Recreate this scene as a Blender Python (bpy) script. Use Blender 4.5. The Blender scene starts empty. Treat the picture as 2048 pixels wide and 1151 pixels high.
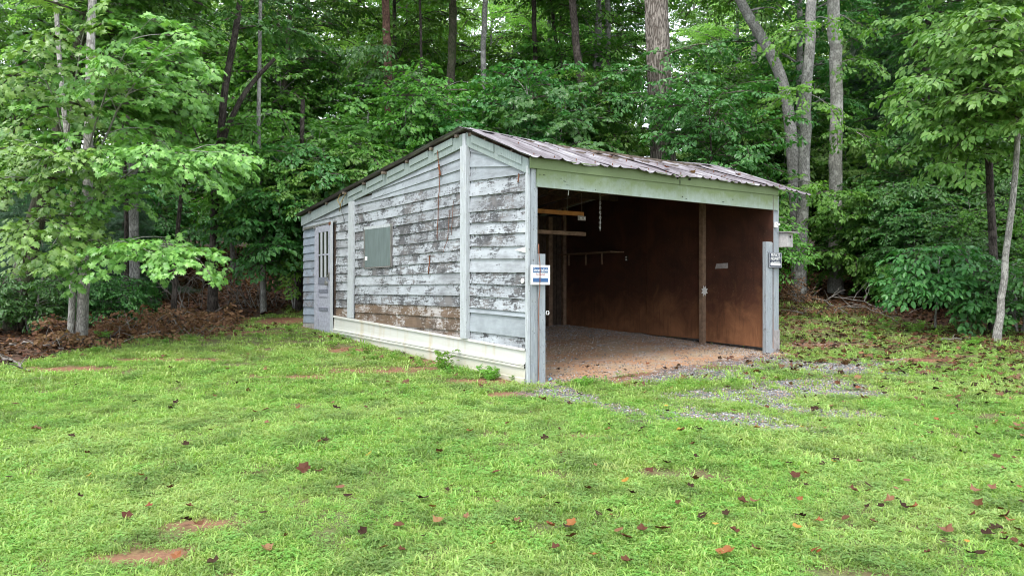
import bpy, math, random
import numpy as np
from mathutils import Vector, Matrix, noise as mnoise
random.seed(7); RNG = np.random.default_rng(7)
R = math.radians
SC = bpy.context.scene
COL = SC.collection

# ------------------------------------------------------------------ camera, sky, sun, exposure
F, CX, CY = 1480.0, 1024.0, 576.0          # focal length and centre in photograph pixels (2048 wide)
CZ = 1.14                                  # lens height above the foot of the shed's near corner
cam = bpy.data.cameras.new('camera'); camo = bpy.data.objects.new('camera', cam); COL.objects.link(camo)
cam.sensor_width = 36; cam.lens = 36 * F / 2048; cam.clip_end = 1000; cam.clip_start = .05
camo.location = (0, 0, CZ); camo.rotation_euler = (R(90), 0, 0)
SC.camera = camo
SUN_EL, SUN_AZ = 58, 200
world = bpy.data.worlds.new('World'); SC.world = world; world.use_nodes = True
wn = world.node_tree.nodes; wl = world.node_tree.links
for n in list(wn): wn.remove(n)
sky = wn.new('ShaderNodeTexSky'); sky.sky_type = 'NISHITA'; sky.sun_disc = False
sky.sun_elevation = R(SUN_EL); sky.sun_rotation = R(SUN_AZ); sky.dust_density = 4; sky.air_density = 1
tcw = wn.new('ShaderNodeTexCoord'); cl = wn.new('ShaderNodeTexNoise'); cl.inputs['Scale'].default_value = 2.2
cl.inputs['Detail'].default_value = 5
cr = wn.new('ShaderNodeMapRange'); cr.inputs[1].default_value = .35; cr.inputs[2].default_value = .7
cr.inputs[3].default_value = .72; cr.inputs[4].default_value = .95
mx = wn.new('ShaderNodeMix'); mx.data_type = 'RGBA'
mx.inputs[7].default_value = (9.0, 9.6, 10.2, 1)          # even bright overcast cloud
bg = wn.new('ShaderNodeBackground'); bg.inputs['Strength'].default_value = .12
wo = wn.new('ShaderNodeOutputWorld')
wl.new(tcw.outputs['Generated'], cl.inputs['Vector']); wl.new(cl.outputs['Fac'], cr.inputs[0])
wl.new(cr.outputs[0], mx.inputs[0]); wl.new(sky.outputs[0], mx.inputs[6])
wl.new(mx.outputs[2], bg.inputs['Color']); wl.new(bg.outputs[0], wo.inputs['Surface'])
sl = bpy.data.lights.new('sun', 'SUN'); sl.energy = 1.5; sl.angle = R(20); sl.color = (1, .97, .92)
so = bpy.data.objects.new('sun', sl); COL.objects.link(so)
_d = Vector((math.sin(R(SUN_AZ)) * math.cos(R(SUN_EL)), math.cos(R(SUN_AZ)) * math.cos(R(SUN_EL)), math.sin(R(SUN_EL))))
so.rotation_euler = _d.to_track_quat('Z', 'Y').to_euler()
vs = SC.view_settings; vs.view_transform = 'Standard'; vs.look = 'None'; vs.gamma = 1; vs.exposure = 1.25
vs.use_curve_mapping = False
SC.cycles.max_bounces = 8; SC.cycles.diffuse_bounces = 4; SC.cycles.transmission_bounces = 4
SC.cycles.use_adaptive_sampling = True; SC.cycles.adaptive_threshold = .02
SC.cycles.use_denoising = True; SC.cycles.pixel_filter_type = 'BLACKMAN_HARRIS'; SC.cycles.filter_width = 1.05
SC.cycles.sample_clamp_indirect = 6

# ------------------------------------------------------------------ helpers
def at(px, py, Y):
    return Vector(((px - CX) / F * Y, Y, CZ - (py - CY) / F * Y))

def gh(x, y):
    """height of the ground"""
    d = y - 8.75
    z = .04 * d if d < 0 else .055 * d
    if y > 15.5: z += .05 * (y - 15.5)
    if y > 20: z += .05 * (y - 20)
    
    z += .05 * mnoise.noise((x * .25, y * .25, 0)) * min(1, abs(y - 9) / 4 + .3)
    r = max(0, (abs(x) - .55 * y - 3))
    return z
def ghv(x, y):
    return np.array([gh(float(a), float(b)) for a, b in zip(x, y)])

def tagit(o, label=None, cat=None, group=None, kind=None):
    if label: o['label'] = label
    if cat: o['category'] = cat
    if group: o['group'] = group
    if kind: o['kind'] = kind
    return o
def empty(name, loc=(0, 0, 0), rz=0, **k):
    o = bpy.data.objects.new(name, None); COL.objects.link(o); o.location = loc; o.rotation_euler = (0, 0, rz)
    o.empty_display_size = .2
    return tagit(o, **k)
def link(name, me, parent=None, **k):
    o = bpy.data.objects.new(name, me); COL.objects.link(o)
    if parent is not None: o.parent = parent
    return tagit(o, **k)
def copy_tree(o, parent=None):
    c = o.copy(); COL.objects.link(c); c.parent = parent
    for ch in [q for q in bpy.data.objects if q.parent is o]: copy_tree(ch, c)
    return c

class Acc:
    """collects vertex / face arrays and turns them into one mesh"""
    def __init__(s): s.V = []; s.F = []; s.M = []; s.n = 0
    def add(s, V, Fs, mat=0):
        V = np.asarray(V, dtype=np.float64).reshape(-1, 3); Fs = np.asarray(Fs, dtype=np.int64)
        if len(Fs) == 0: return
        s.V.append(V); s.F.append(Fs + s.n); s.M.append(mat); s.n += len(V)
    def mesh(s, name, mats, smooth=False):
        V = np.concatenate(s.V)
        me = bpy.data.meshes.new(name)
        nl = sum(f.size for f in s.F); nf = sum(len(f) for f in s.F)
        me.vertices.add(len(V)); me.vertices.foreach_set('co', V.astype(np.float32).ravel())
        me.loops.add(nl); me.loops.foreach_set('vertex_index', np.concatenate([f.ravel() for f in s.F]).astype(np.int32))
        tot = np.concatenate([np.full(len(f), f.shape[1]) for f in s.F]).astype(np.int32)
        st = np.concatenate([[0], np.cumsum(tot)[:-1]]).astype(np.int32)
        me.polygons.add(nf); me.polygons.foreach_set('loop_start', st); me.polygons.foreach_set('loop_total', tot)
        mi = np.concatenate([np.full(len(f), m) for f, m in zip(s.F, s.M)]).astype(np.int32)
        me.polygons.foreach_set('material_index', mi)
        me.polygons.foreach_set('use_smooth', np.full(nf, bool(smooth)))
        for m in (mats if isinstance(mats, (list, tuple)) else [mats]): me.materials.append(m)
        me.update(calc_edges=True); me.validate(clean_customdata=False)
        return me
    def box(s, a, b, mat=0):
        x0, y0, z0 = a; x1, y1, z1 = b
        V = [(x, y, z) for x in (x0, x1) for y in (y0, y1) for z in (z0, z1)]
        s.add(V, [(0, 1, 3, 2), (4, 6, 7, 5), (0, 4, 5, 1), (2, 3, 7, 6), (0, 2, 6, 4), (1, 5, 7, 3)], mat); return s
    def hexa(s, V, mat=0):
        """V in the vertex order of box()"""
        s.add(V, [(0, 1, 3, 2), (4, 6, 7, 5), (0, 4, 5, 1), (2, 3, 7, 6), (0, 2, 6, 4), (1, 5, 7, 3)], mat); return s
    def tube(s, P, rad, n=8, mat=0, cap=False, rough=0.0, rng=None):
        P = np.asarray(P, float); m = len(P)
        rad = np.full(m, rad) if np.isscalar(rad) else np.asarray(rad, float)
        T = np.gradient(P, axis=0); T /= np.linalg.norm(T, axis=1)[:, None] + 1e-9
        ref = np.array([0, 0, 1.]) if abs(T[0][2]) < .8 else np.array([1., 0, 0])
        A = np.cross(T, ref); A /= np.linalg.norm(A, axis=1)[:, None] + 1e-9
        B = np.cross(T, A)
        ang = np.linspace(0, 2 * np.pi, n, endpoint=False)
        rr = rad[:, None] * np.ones((1, n))
        if rough and rng is not None:
            lob = rng.normal(0, rough, n)[None, :]; rr = rr * (1 + lob + rng.normal(0, rough * .6, (m, n)))
        V = P[:, None, :] + rr[:, :, None] * (np.cos(ang)[None, :, None] * A[:, None, :] + np.sin(ang)[None, :, None] * B[:, None, :])
        i = np.arange(m - 1)[:, None] * n; j = np.arange(n)[None, :]; k = (j + 1) % n
        Q = np.stack([i + j, i + k, i + n + k, i + n + j], -1).reshape(-1, 4)
        s.add(V.reshape(-1, 3), Q, mat)
        if cap:
            b = s.n - m * n
            for off in (0, (m - 1) * n):
                s.V.append(P[0 if off == 0 else -1][None]); c = s.n; s.n += 1
                s.F.append(np.array([(b + off + q, b + off + (q + 1) % n, c) for q in range(n)])); s.M.append(mat)
        return s

# ------------------------------------------------------------------ materials
def newmat(name):
    m = bpy.data.materials.new(name); m.use_nodes = True; nt = m.node_tree
    for n in list(nt.nodes): nt.nodes.remove(n)
    out = nt.nodes.new('ShaderNodeOutputMaterial'); return m, nt, out
class NB:
    def __init__(s, nt): s.nt = nt
    def n(s, t, **k):
        q = s.nt.nodes.new(t)
        for a, b in k.items(): setattr(q, a, b)
        return q
    def l(s, a, b): s.nt.links.new(a, b)
    def coord(s, scale=(1, 1, 1), kind='Object', rnd=0):
        tc = s.n('ShaderNodeTexCoord'); mp = s.n('ShaderNodeMapping'); mp.inputs['Scale'].default_value = scale
        s.l(tc.outputs[kind], mp.inputs['Vector'])
        if rnd:
            oi = s.n('ShaderNodeObjectInfo'); mu = s.n('ShaderNodeMath', operation='MULTIPLY'); mu.inputs[1].default_value = rnd
            s.l(oi.outputs['Random'], mu.inputs[0]); s.l(mu.outputs[0], mp.inputs['Location'])
        return mp.outputs[0]
    def noise(s, vec, scale, detail=4, rough=.55, dist=0):
        q = s.n('ShaderNodeTexNoise'); q.inputs['Scale'].default_value = scale; q.inputs['Detail'].default_value = detail
        q.inputs['Roughness'].default_value = rough; q.inputs['Distortion'].default_value = dist
        s.l(vec, q.inputs['Vector']); return q.outputs['Fac']
    def ramp(s, fac, stops, interp='LINEAR'):
        q = s.n('ShaderNodeValToRGB'); q.color_ramp.interpolation = interp; e = q.color_ramp.elements
        while len(e) < len(stops): e.new(.5)
        for el, (p, c) in zip(e, stops):
            el.position = p; el.color = c if len(c) == 4 else (*c, 1)
        s.l(fac, q.inputs[0]); return q.outputs[0]
    def rng(s, fac, a, b, c=0, d=1, clamp=True):
        q = s.n('ShaderNodeMapRange'); q.clamp = clamp
        for i, v in enumerate((a, b, c, d)): q.inputs[i + 1].default_value = v
        s.l(fac, q.inputs[0]); return q.outputs[0]
    def math(s, op, a, b=None):
        q = s.n('ShaderNodeMath', operation=op)
        for i, v in enumerate((a, b)):
            if v is None: continue
            if isinstance(v, (int, float)): q.inputs[i].default_value = v
            else: s.l(v, q.inputs[i])
        return q.outputs[0]
    def mix(s, fac, a, b, mode='MIX'):
        q = s.n('ShaderNodeMix', data_type='RGBA', blend_type=mode)
        for i, v in ((0, fac), (6, a), (7, b)):
            if isinstance(v, (int, float)): q.inputs[i].default_value = v
            elif isinstance(v, tuple): q.inputs[i].default_value = v if len(v) == 4 else (*v, 1)
            else: s.l(v, q.inputs[i])
        return q.outputs[2]
    def sep(s, vec):
        q = s.n('ShaderNodeSeparateXYZ'); s.l(vec, q.inputs[0]); return q.outputs
    def bump(s, h, strength=.3, dist=.01):
        q = s.n('ShaderNodeBump'); q.inputs['Strength'].default_value = strength; q.inputs['Distance'].default_value = dist
        s.l(h, q.inputs['Height']); return q.outputs[0]
    def bsdf(s, col, rough=.7, spec=.3, metal=0, normal=None, coat=0):
        q = s.n('ShaderNodeBsdfPrincipled')
        for nm, v in (('Base Color', col), ('Roughness', rough), ('Specular IOR Level', spec), ('Metallic', metal), ('Coat Weight', coat)):
            if isinstance(v, (int, float)): q.inputs[nm].default_value = v
            elif isinstance(v, tuple): q.inputs[nm].default_value = v if len(v) == 4 else (*v, 1)
            else: s.l(v, q.inputs[nm])
        if normal is not None: s.l(normal, q.inputs['Normal'])
        return q.outputs[0]

def leaf_mat(name, cols, trans=.35, rough=.42, spec=.45, island=True):
    """cols: list of base colours the single leaves take"""
    m, nt, out = newmat(name); b = NB(nt)
    g = b.n('ShaderNodeNewGeometry'); oi = b.n('ShaderNodeObjectInfo')
    c = b.ramp(g.outputs['Random Per Island'], [(i / max(1, len(cols) - 1), q) for i, q in enumerate(cols)])
    hs = b.n('ShaderNodeHueSaturation')
    b.l(b.rng(oi.outputs['Random'], 0, 1, .485, .512), hs.inputs['Hue'])
    b.l(b.rng(oi.outputs['Random'], 0, 1, .82, 1.18), hs.inputs['Value']); b.l(c, hs.inputs['Color'])
    c = hs.outputs[0]
    p = b.bsdf(c, rough, spec)
    t = b.n('ShaderNodeBsdfTranslucent')
    b.l(b.mix(1.0, c, (1.5, 1.7, .8), 'MULTIPLY'), t.inputs['Color'])
    ms = b.n('ShaderNodeMixShader'); ms.inputs[0].default_value = trans
    b.l(p, ms.inputs[1]); b.l(t.outputs[0], ms.inputs[2]); b.l(ms.outputs[0], out.inputs['Surface'])
    return m
def place_tint(m, pale, dark, scale=.55):
    nt = m.node_tree; b = NB(nt); oi = b.n('ShaderNodeObjectInfo')
    hs = [n for n in nt.nodes if n.type == 'HUE_SAT'][0]; src_ = hs.inputs['Color'].links[0].from_socket
    n1 = b.noise(oi.outputs['Location'], scale, 4, .6); n2 = b.noise(oi.outputs['Location'], scale * 4, 3, .6)
    c = b.mix(b.rng(n1, .44, .60, 0, .75), src_, pale); c = b.mix(b.rng(n2, .50, .62, 0, .7), c, dark); b.l(c, hs.inputs['Color'])
def bark_mat(name, dark, light, scale=1.0, furrow=.6, moss=0.0):
    m, nt, out = newmat(name); b = NB(nt)
    v = b.coord((7 * scale, 7 * scale, 1.3 * scale), rnd=13)
    v2 = b.coord((1, 1, 1), rnd=7)
    a = b.noise(v, 3.2, 6, .6, .4); w = b.n('ShaderNodeTexVoronoi', feature='DISTANCE_TO_EDGE'); w.inputs['Scale'].default_value = 4.5
    b.l(v, w.inputs['Vector'])
    e = b.rng(w.outputs['Distance'], 0, .22)
    h = b.math('MULTIPLY', e, b.rng(a, .3, .7, .4, 1))
    c = b.mix(b.rng(h, .05, .75), dark, light)
    lic = b.rng(b.noise(v2, 5, 6, .65), .52, .6)
    c = b.mix(b.math('MULTIPLY', lic, .45), c, tuple(min(.6, x * 1.55 + .02) for x in light))
    if moss: c = b.mix(b.math('MULTIPLY', b.rng(b.noise(v2, 1.6, 5), .42, .6), moss), c, (.05, .075, .025))
    b.l(b.bsdf(c, .85, .2, normal=b.bump(h, furrow, .03)), out.inputs['Surface'])
    return m
def flat_mat(name, col, rough=.6, spec=.3, metal=0, var=.25, scale=8):
    m, nt, out = newmat(name); b = NB(nt)
    f = b.noise(b.coord((1, 1, 1), rnd=5), scale, 5, .6)
    c = b.mix(b.rng(f, .3, .7), tuple(x * (1 - var) for x in col), tuple(min(1, x * (1 + var)) for x in col))
    b.l(b.bsdf(c, rough, spec, metal, normal=b.bump(f, .15, .005)), out.inputs['Surface']); return m

def siding_mat(name, paint=(.56, .63, .70), wood=(.09, .09, .097), peel=.5, brown=0.0, alongy=True, fine=1.0):
    """old paint peeling off weathered boards; local axes: x along the front, y along the side wall, z up"""
    m, nt, out = newmat(name); b = NB(nt)
    st = (1, .16, 1) if alongy else (.16, 1, 1)
    v = b.coord(st, rnd=19); vi = b.coord((1, 1, 1), rnd=11)
    grain = b.noise(b.coord((1, .05, 1) if alongy else (.05, 1, 1), rnd=3), 70, 5, .65)
    n1 = b.noise(v, 34 * fine, 7, .72, .6); n2 = b.noise(vi, 2.3, 4, .6); n3 = b.noise(vi, 26, 5, .65, .2)
    n4 = b.noise(b.coord((1, .08, 1) if alongy else (.08, 1, 1), rnd=23), 75, 6, .75, .3)
    s = b.math('ADD', b.math('MULTIPLY', n1, .34), b.math('MULTIPLY', n2, .36))
    s = b.math('ADD', s, b.math('MULTIPLY', n4, .20))
    s = b.math('ADD', s, b.math('MULTIPLY', n3, .24))
    s = b.math('ADD', s, b.math('MULTIPLY', grain, .10))
    th = .62 + (peel - .5) * .30
    oi = b.n('ShaderNodeObjectInfo')
    s = b.math('ADD', s, b.rng(oi.outputs['Random'], 0, 1, -.035, .035))
    fac = b.rng(s, th - .02, th + .02)                 # 1 = paint left
    wcol = b.ramp(grain, [(.3, tuple(x * .55 for x in wood)), (.55, wood), (.75, tuple(x * 1.9 for x in wood))])
    wcol = b.mix(b.rng(b.noise(vi, 3.5, 4), .45, .62), wcol, tuple(x * y for x, y in zip(wood, (1.9, 1.8, 1.7))))
    if brown: wcol = b.mix(b.math('MULTIPLY', b.rng(b.noise(v, 5, 4), .3, .55), brown), wcol, (.15, .10, .065))
    pc = b.mix(b.rng(b.noise(vi, 5, 6, .6), .35, .7), tuple(x * .78 for x in paint), paint)
    pc = b.mix(b.math('MULTIPLY', b.rng(b.noise(v, 18, 5, .6), .5, .75), .45), pc, tuple(x * .5 for x in paint))
    wash = b.math('MULTIPLY', b.rng(b.noise(b.coord((1, .3, 1) if alongy else (.3, 1, 1), rnd=31), 2.6, 6, .7), .46, .66), b.rng(grain, .3, .65, .45, .95))
    pc = b.mix(b.math('MULTIPLY', wash, .9), pc, tuple(x * 1.5 for x in wood))
    c = b.mix(fac, wcol, pc)
    h = b.math('ADD', b.math('MULTIPLY', fac, .6), b.math('MULTIPLY', grain, .6))
    b.l(b.bsdf(c, .72, .25, normal=b.bump(h, .45, .004)), out.inputs['Surface']); return m
def trim_mat(name, paint=(.60, .67, .72), algae=0.0, zlo=2.0, zhi=2.6, chips=1.0, grime=.55):
    m, nt, out = newmat(name); b = NB(nt)
    vi = b.coord((1, 1, 1), rnd=17); vz = b.coord((9, 9, .6), rnd=5)
    g = b.noise(vz, 9, 6, .65); n = b.noise(vi, 6, 6, .6); k = b.noise(b.coord((1.6, 1.6, 1), rnd=2), 30, 6, .7, .5)
    c = b.mix(b.math('MULTIPLY', b.rng(g, .36, .62), grime), paint, tuple(x * .45 for x in paint))
    c = b.mix(b.rng(n, .55, .75, 0, .35), c, (.40, .42, .38))
    if algae:
        z = b.sep(b.coord((1, 1, 1)))[2]
        a = b.math('MULTIPLY', b.rng(b.math('ADD', z, b.math('MULTIPLY', n, .35)), zlo + .17, zhi + .17), algae)
        c = b.mix(a, c, (.118, .16, .058))
    c = b.mix(b.rng(k, .70 - .06 * chips, .715 - .06 * chips), c, (.07, .065, .06))
    b.l(b.bsdf(c, .7, .25, normal=b.bump(k, .2, .003)), out.inputs['Surface']); return m

M = {}
M['siding'] = siding_mat('peeling_siding', paint=(.46,.49,.53), peel=.40)
M['siding_mid'] = siding_mat('peeling_siding_heavy', paint=(.42, .45, .49), peel=.48)
M['siding_good'] = siding_mat('painted_siding', paint=(.35, .385, .42), peel=.22)
M['siding_brown'] = siding_mat('bare_brown_siding', paint=(.46, .43, .42), wood=(.10, .075, .06), peel=.6, brown=.6)
M['siding_grey'] = siding_mat('grey_siding', paint=(.28, .33, .40), wood=(.11, .11, .12), peel=.30)
M['trim'] = trim_mat('trim_paint', (.50,.53,.56)); M['rake'] = trim_mat('rake_paint', (.32, .375, .39), .22, 2.3, 3.0, grime=.5)
M['fascia'] = trim_mat('fascia_paint', (.29, .345, .33), .9, 2.28, 2.52, .8, .25)
M['post'] = trim_mat('post_paint', (.31, .34, .37), 0, chips=1.3, grime=.55)
M['skirt'] = None
def skirt_mat():
    m, nt, out = newmat('stained_white_metal_skirt'); b = NB(nt)
    v = b.coord((1, 1, 1)); vz = b.coord((3, 3, .25)); n = b.noise(vz, 2.2, 5, .6); n2 = b.noise(v, 3, 5, .6)
    z = b.sep(v)[2]
    c = b.mix(b.rng(n, .52, .72, 0, .6), (.56, .56, .53), (.46, .37, .23))
    c = b.mix(b.rng(b.math('ADD', z, b.math('MULTIPLY', n2, .25)), .22, .42, .55, 0), c, (.48, .43, .31))
    b.l(b.bsdf(c, .45, .4), out.inputs['Surface']); return m
M['skirt'] = skirt_mat()
def roof_mat():
    m, nt, out = newmat('weathered_galvanised_roof'); b = NB(nt)
    v = b.coord((5.5, .35, .35), rnd=4); vi = b.coord((1, 1, 1), rnd=4)
    a = b.noise(v, 3.2, 6, .7, .1); n = b.noise(vi, 3.5, 6, .7)
    c = b.ramp(a, [(.36, (.075, .06, .065)), (.48, (.15, .125, .14)), (.57, (.23, .215, .23)), (.70, (.46, .455, .48))])
    c = b.mix(b.rng(n, .6, .72, 0, .55), c, (.16, .10, .08))
    b.l(b.bsdf(c, .5, .4, .25, normal=b.bump(n, .25, .01)), out.inputs['Surface']); return m
M['roof'] = roof_mat()
def panel_mat():
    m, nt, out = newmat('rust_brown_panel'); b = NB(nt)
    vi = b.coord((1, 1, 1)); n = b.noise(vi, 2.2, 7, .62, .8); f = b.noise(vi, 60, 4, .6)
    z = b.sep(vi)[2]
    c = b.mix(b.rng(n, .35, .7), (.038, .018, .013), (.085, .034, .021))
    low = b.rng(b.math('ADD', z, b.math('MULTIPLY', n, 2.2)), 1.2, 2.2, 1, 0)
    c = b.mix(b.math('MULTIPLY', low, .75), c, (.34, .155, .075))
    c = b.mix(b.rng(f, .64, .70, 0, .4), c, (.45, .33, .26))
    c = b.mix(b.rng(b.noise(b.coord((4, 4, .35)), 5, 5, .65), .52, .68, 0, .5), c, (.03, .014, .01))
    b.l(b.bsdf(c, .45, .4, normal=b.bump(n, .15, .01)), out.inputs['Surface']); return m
M['panel'] = panel_mat()
M['darkwood'] = flat_mat('dark_old_wood', (.055, .038, .028), .85, var=.4, scale=14)
M['brownwood'] = flat_mat('brown_old_wood', (.19, .125, .085), .8, var=.35, scale=14)
M['purlin'] = flat_mat('stained_purlin_wood', (.12, .095, .075), .85, var=.7, scale=9)
M['greywood'] = flat_mat('grey_weathered_wood', (.27, .25, .25), .8, var=.3, scale=18)
M['doorwood'] = flat_mat('bluish_grey_door_wood', (.33, .34, .40), .75, var=.22, scale=20)
M['doordark'] = flat_mat('dark_grey_door_wood', (.16, .17, .21), .75, var=.25, scale=20)
M['orangewood'] = flat_mat('varnished_orange_wood', (.40, .17, .04), .5, var=.3)
M['metal'] = flat_mat('dull_steel', (.34, .33, .31), .45, .5, .8)
M['rust'] = flat_mat('rusty_steel', (.16, .06, .03), .8, .2, .2)
M['white'] = flat_mat('white_plastic', (.75, .75, .74), .4, .4, var=.05)
M['blue'] = flat_mat('sign_blue', (.035, .10, .24), .4, .4, var=.06)
M['navy'] = flat_mat('sign_navy', (.012, .02, .05), .4, .4, var=.1)
M['redtext'] = flat_mat('sign_red_print', (.35, .12, .16), .5, .3, var=.05)
M['dead'] = bark_mat('dead_branch_bark', (.10, .085, .075), (.26, .24, .22), 3, .3)
M['straw'] = flat_mat('dry_straw', (.42, .30, .13), .7)
M['vine'] = flat_mat('dead_red_vine', (.19, .075, .045), .8)
M['blackhole'] = flat_mat('black_hole', (.01, .008, .006), .9)
def glass_mat(name, tint, rough=.12):
    m, nt, out = newmat(name); b = NB(nt)
    n = b.noise(b.coord((10, 10, .8)), 4, 5, .6)
    c = b.mix(b.rng(n, .35, .7), tuple(x * .8 for x in tint), tuple(x * 1.35 for x in tint))
    b.l(b.bsdf(c, rough, .6), out.inputs['Surface']); return m
M['pane'] = glass_mat('dusty_window_pane', (.13, .165, .165), .3)
M['dpane'] = glass_mat('dark_door_glass', (.035, .037, .03), .12)
M['oak'] = bark_mat('oak_bark', (.075, .06, .05), (.24, .21, .185), .55, .9)
M['greybark'] = bark_mat('grey_bark', (.10, .095, .09), (.27, .265, .25), 1.4, .35)
M['palebark'] = bark_mat('pale_lichen_bark', (.15, .14, .13), (.36, .35, .32), 1.6, .3)
M['darkbark'] = bark_mat('dark_wet_bark', (.018, .014, .012), (.07, .058, .05), 1.2, .5)
M['redbark'] = bark_mat('red_brown_bark', (.045, .024, .018), (.135, .075, .055), 1.1, .6)
M['mossbark'] = bark_mat('mossy_bark', (.04, .035, .028), (.13, .11, .085), 1.1, .5, .7)
M['twig'] = flat_mat('twig_bark', (.06, .05, .04), .8)
M['maple'] = leaf_mat('bright_maple_leaf', [(.08, .20, .035), (.15, .31, .06), (.23, .41, .10), (.10, .24, .045)], .24, .38, .5)
M['mid'] = leaf_mat('mid_green_leaf', [(.05, .145, .022), (.08, .205, .032), (.13, .27, .05)], .32, .42, .35)
M['deep'] = leaf_mat('deep_green_leaf', [(.032, .115, .026), (.052, .16, .036), (.085, .21, .05)], .28, .40, .42)
M['lime'] = leaf_mat('lime_leaf', [(.11, .24, .04), (.17, .32, .06), (.08, .19, .04)], .42)
M['yellowgreen'] = leaf_mat('haze_paled_leaf', [(.20, .34, .09), (.28, .43, .14), (.15, .27, .08)], .5, .4, .5)  # distance haze put into the leaf colour: brighter base for far foliage
M['olive'] = leaf_mat('pale_hickory_leaf', [(.07, .20, .035), (.12, .28, .05), (.19, .36, .09)], .28, .40, .4)
M['pine'] = leaf_mat('pine_needle', [(.022, .065, .032), (.04, .10, .05), (.055, .125, .06)], .2, .5)
M['deadleaf'] = leaf_mat('dead_brown_leaf', [(.15, .075, .04), (.21, .12, .07), (.11, .05, .03), (.28, .17, .10)], .2, .7, .2)
M['grass'] = leaf_mat('grass_blade', [(.15, .29, .04), (.245, .39, .072), (.36, .47, .15), (.19, .34, .055)], .3, .5, .35)
M['clover'] = leaf_mat('clover_leaf', [(.12, .27, .042), (.19, .37, .07), (.15, .32, .055)], .3, .5, .4)
place_tint(M['grass'], (.36, .44, .15), (.105, .19, .04)); place_tint(M['clover'], (.27, .38, .12), (.085, .16, .04))
M['weed'] = leaf_mat('weed_leaf', [(.12, .27, .035), (.17, .34, .05)], .35, .5)
M['fl_red'] = leaf_mat('fallen_leaf_red', [(.105, .042, .018), (.07, .03, .014)], .06, .6, .15)
M['fl_dark'] = leaf_mat('fallen_leaf_dark', [(.022, .014, .010), (.045, .024, .013)], .03, .7, .08)
M['fl_orange'] = leaf_mat('fallen_leaf_orange', [(.25, .085, .022), (.16, .055, .018)], .1, .5, .3)
M['fl_yellow'] = leaf_mat('fallen_leaf_yellow', [(.45, .26, .03), (.38, .20, .03)], .2, .45, .4)
M['fl_tan'] = leaf_mat('fallen_leaf_tan', [(.22, .115, .05), (.16, .075, .035)], .1, .5, .3)

# ------------------------------------------------------------------ ground
# shed frame: origin at the foot of the near corner, x along the open front, y back along the side wall
C0 = np.array([(1062 - CX) / F * 8.75, 8.75]); ANG = math.atan2(.5750, .8182)
Vv = np.array([math.cos(ANG), math.sin(ANG)]); Uu = np.array([-math.sin(ANG), math.cos(ANG)])
def shed_local(x, y):
    dx, dy = x - C0[0], y - C0[1]; return dx * Vv[0] + dy * Vv[1], dx * Uu[0] + dy * Uu[1]
def gpt(px, py):
    """point of the ground seen at a pixel"""
    Y = 3.0
    while Y < 90 and CZ - (py - CY) / F * Y > gh((px - CX) / F * Y, Y): Y += .02
    return Vector(((px - CX) / F * Y, Y, gh((px - CX) / F * Y, Y)))
def blob(x, y, cx, cy, rx, ry, rot=0):
    c, s = math.cos(rot), math.sin(rot); dx, dy = x - cx, y - cy
    return ((dx * c + dy * s) / rx) ** 2 + ((-dx * s + dy * c) / ry) ** 2
def seg_d(x, y, a, b):
    ax, ay = a; bx, by = b; L = (bx - ax) ** 2 + (by - ay) ** 2
    t = np.clip(((x - ax) * (bx - ax) + (y - ay) * (by - ay)) / L, 0, 1)
    return np.hypot(x - ax - t * (bx - ax), y - ay - t * (by - ay))
def npnoise(x, y, f, seed=0):
    return np.array([mnoise.noise((float(a) * f, float(b) * f, seed)) for a, b in zip(x, y)])
SOIL = [(gpt(300, 1118), .33, .13), (gpt(395, 1055), .26, .09), (gpt(765, 742), .9, .45), (gpt(990, 763), .55, .3), (gpt(1010, 790), .4, .2), (gpt(850, 725), .5, .25), (gpt(700, 700), .5, .35),
        (gpt(190, 1120), .1, .05), (gpt(1180, 872), .25, .06), (gpt(600, 755), .7, .2), (gpt(560, 640), 1.2, .5), (gpt(470, 665), 1.0, .4), (gpt(330, 720), .8, .25), (gpt(120, 740), .9, .3), (gpt(1640, 690), 1.2, .3), (gpt(1850, 720), 1.0, .3)]
GRAV = [(gpt(1095, 775), gpt(1180, 800), .20), (gpt(1180, 800), gpt(1330, 838), .16), (gpt(1340, 825), gpt(1520, 838), .34), (gpt(1440, 800), gpt(1640, 770), .42),
        (gpt(1560, 815), gpt(1700, 830), .26), (gpt(1400, 745), gpt(1720, 735), .42), (gpt(1560, 718), gpt(1700, 740), .34), (gpt(1300, 760), gpt(1450, 750), .2)]
def edge_y(x):
    """distance at which the lawn gives way to the woods"""
    xs = [-30, -9.0, -7.0, -6.5, -6.1, -5.4, 0, 5, 7.5, 9.2, 14, 30]; ys = [5, 7.0, 9.4, 12.0, 14.6, 17.8, 19.5, 22, 20.0, 13.8, 12.0, 10]
    return np.interp(x, xs, ys)
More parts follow.
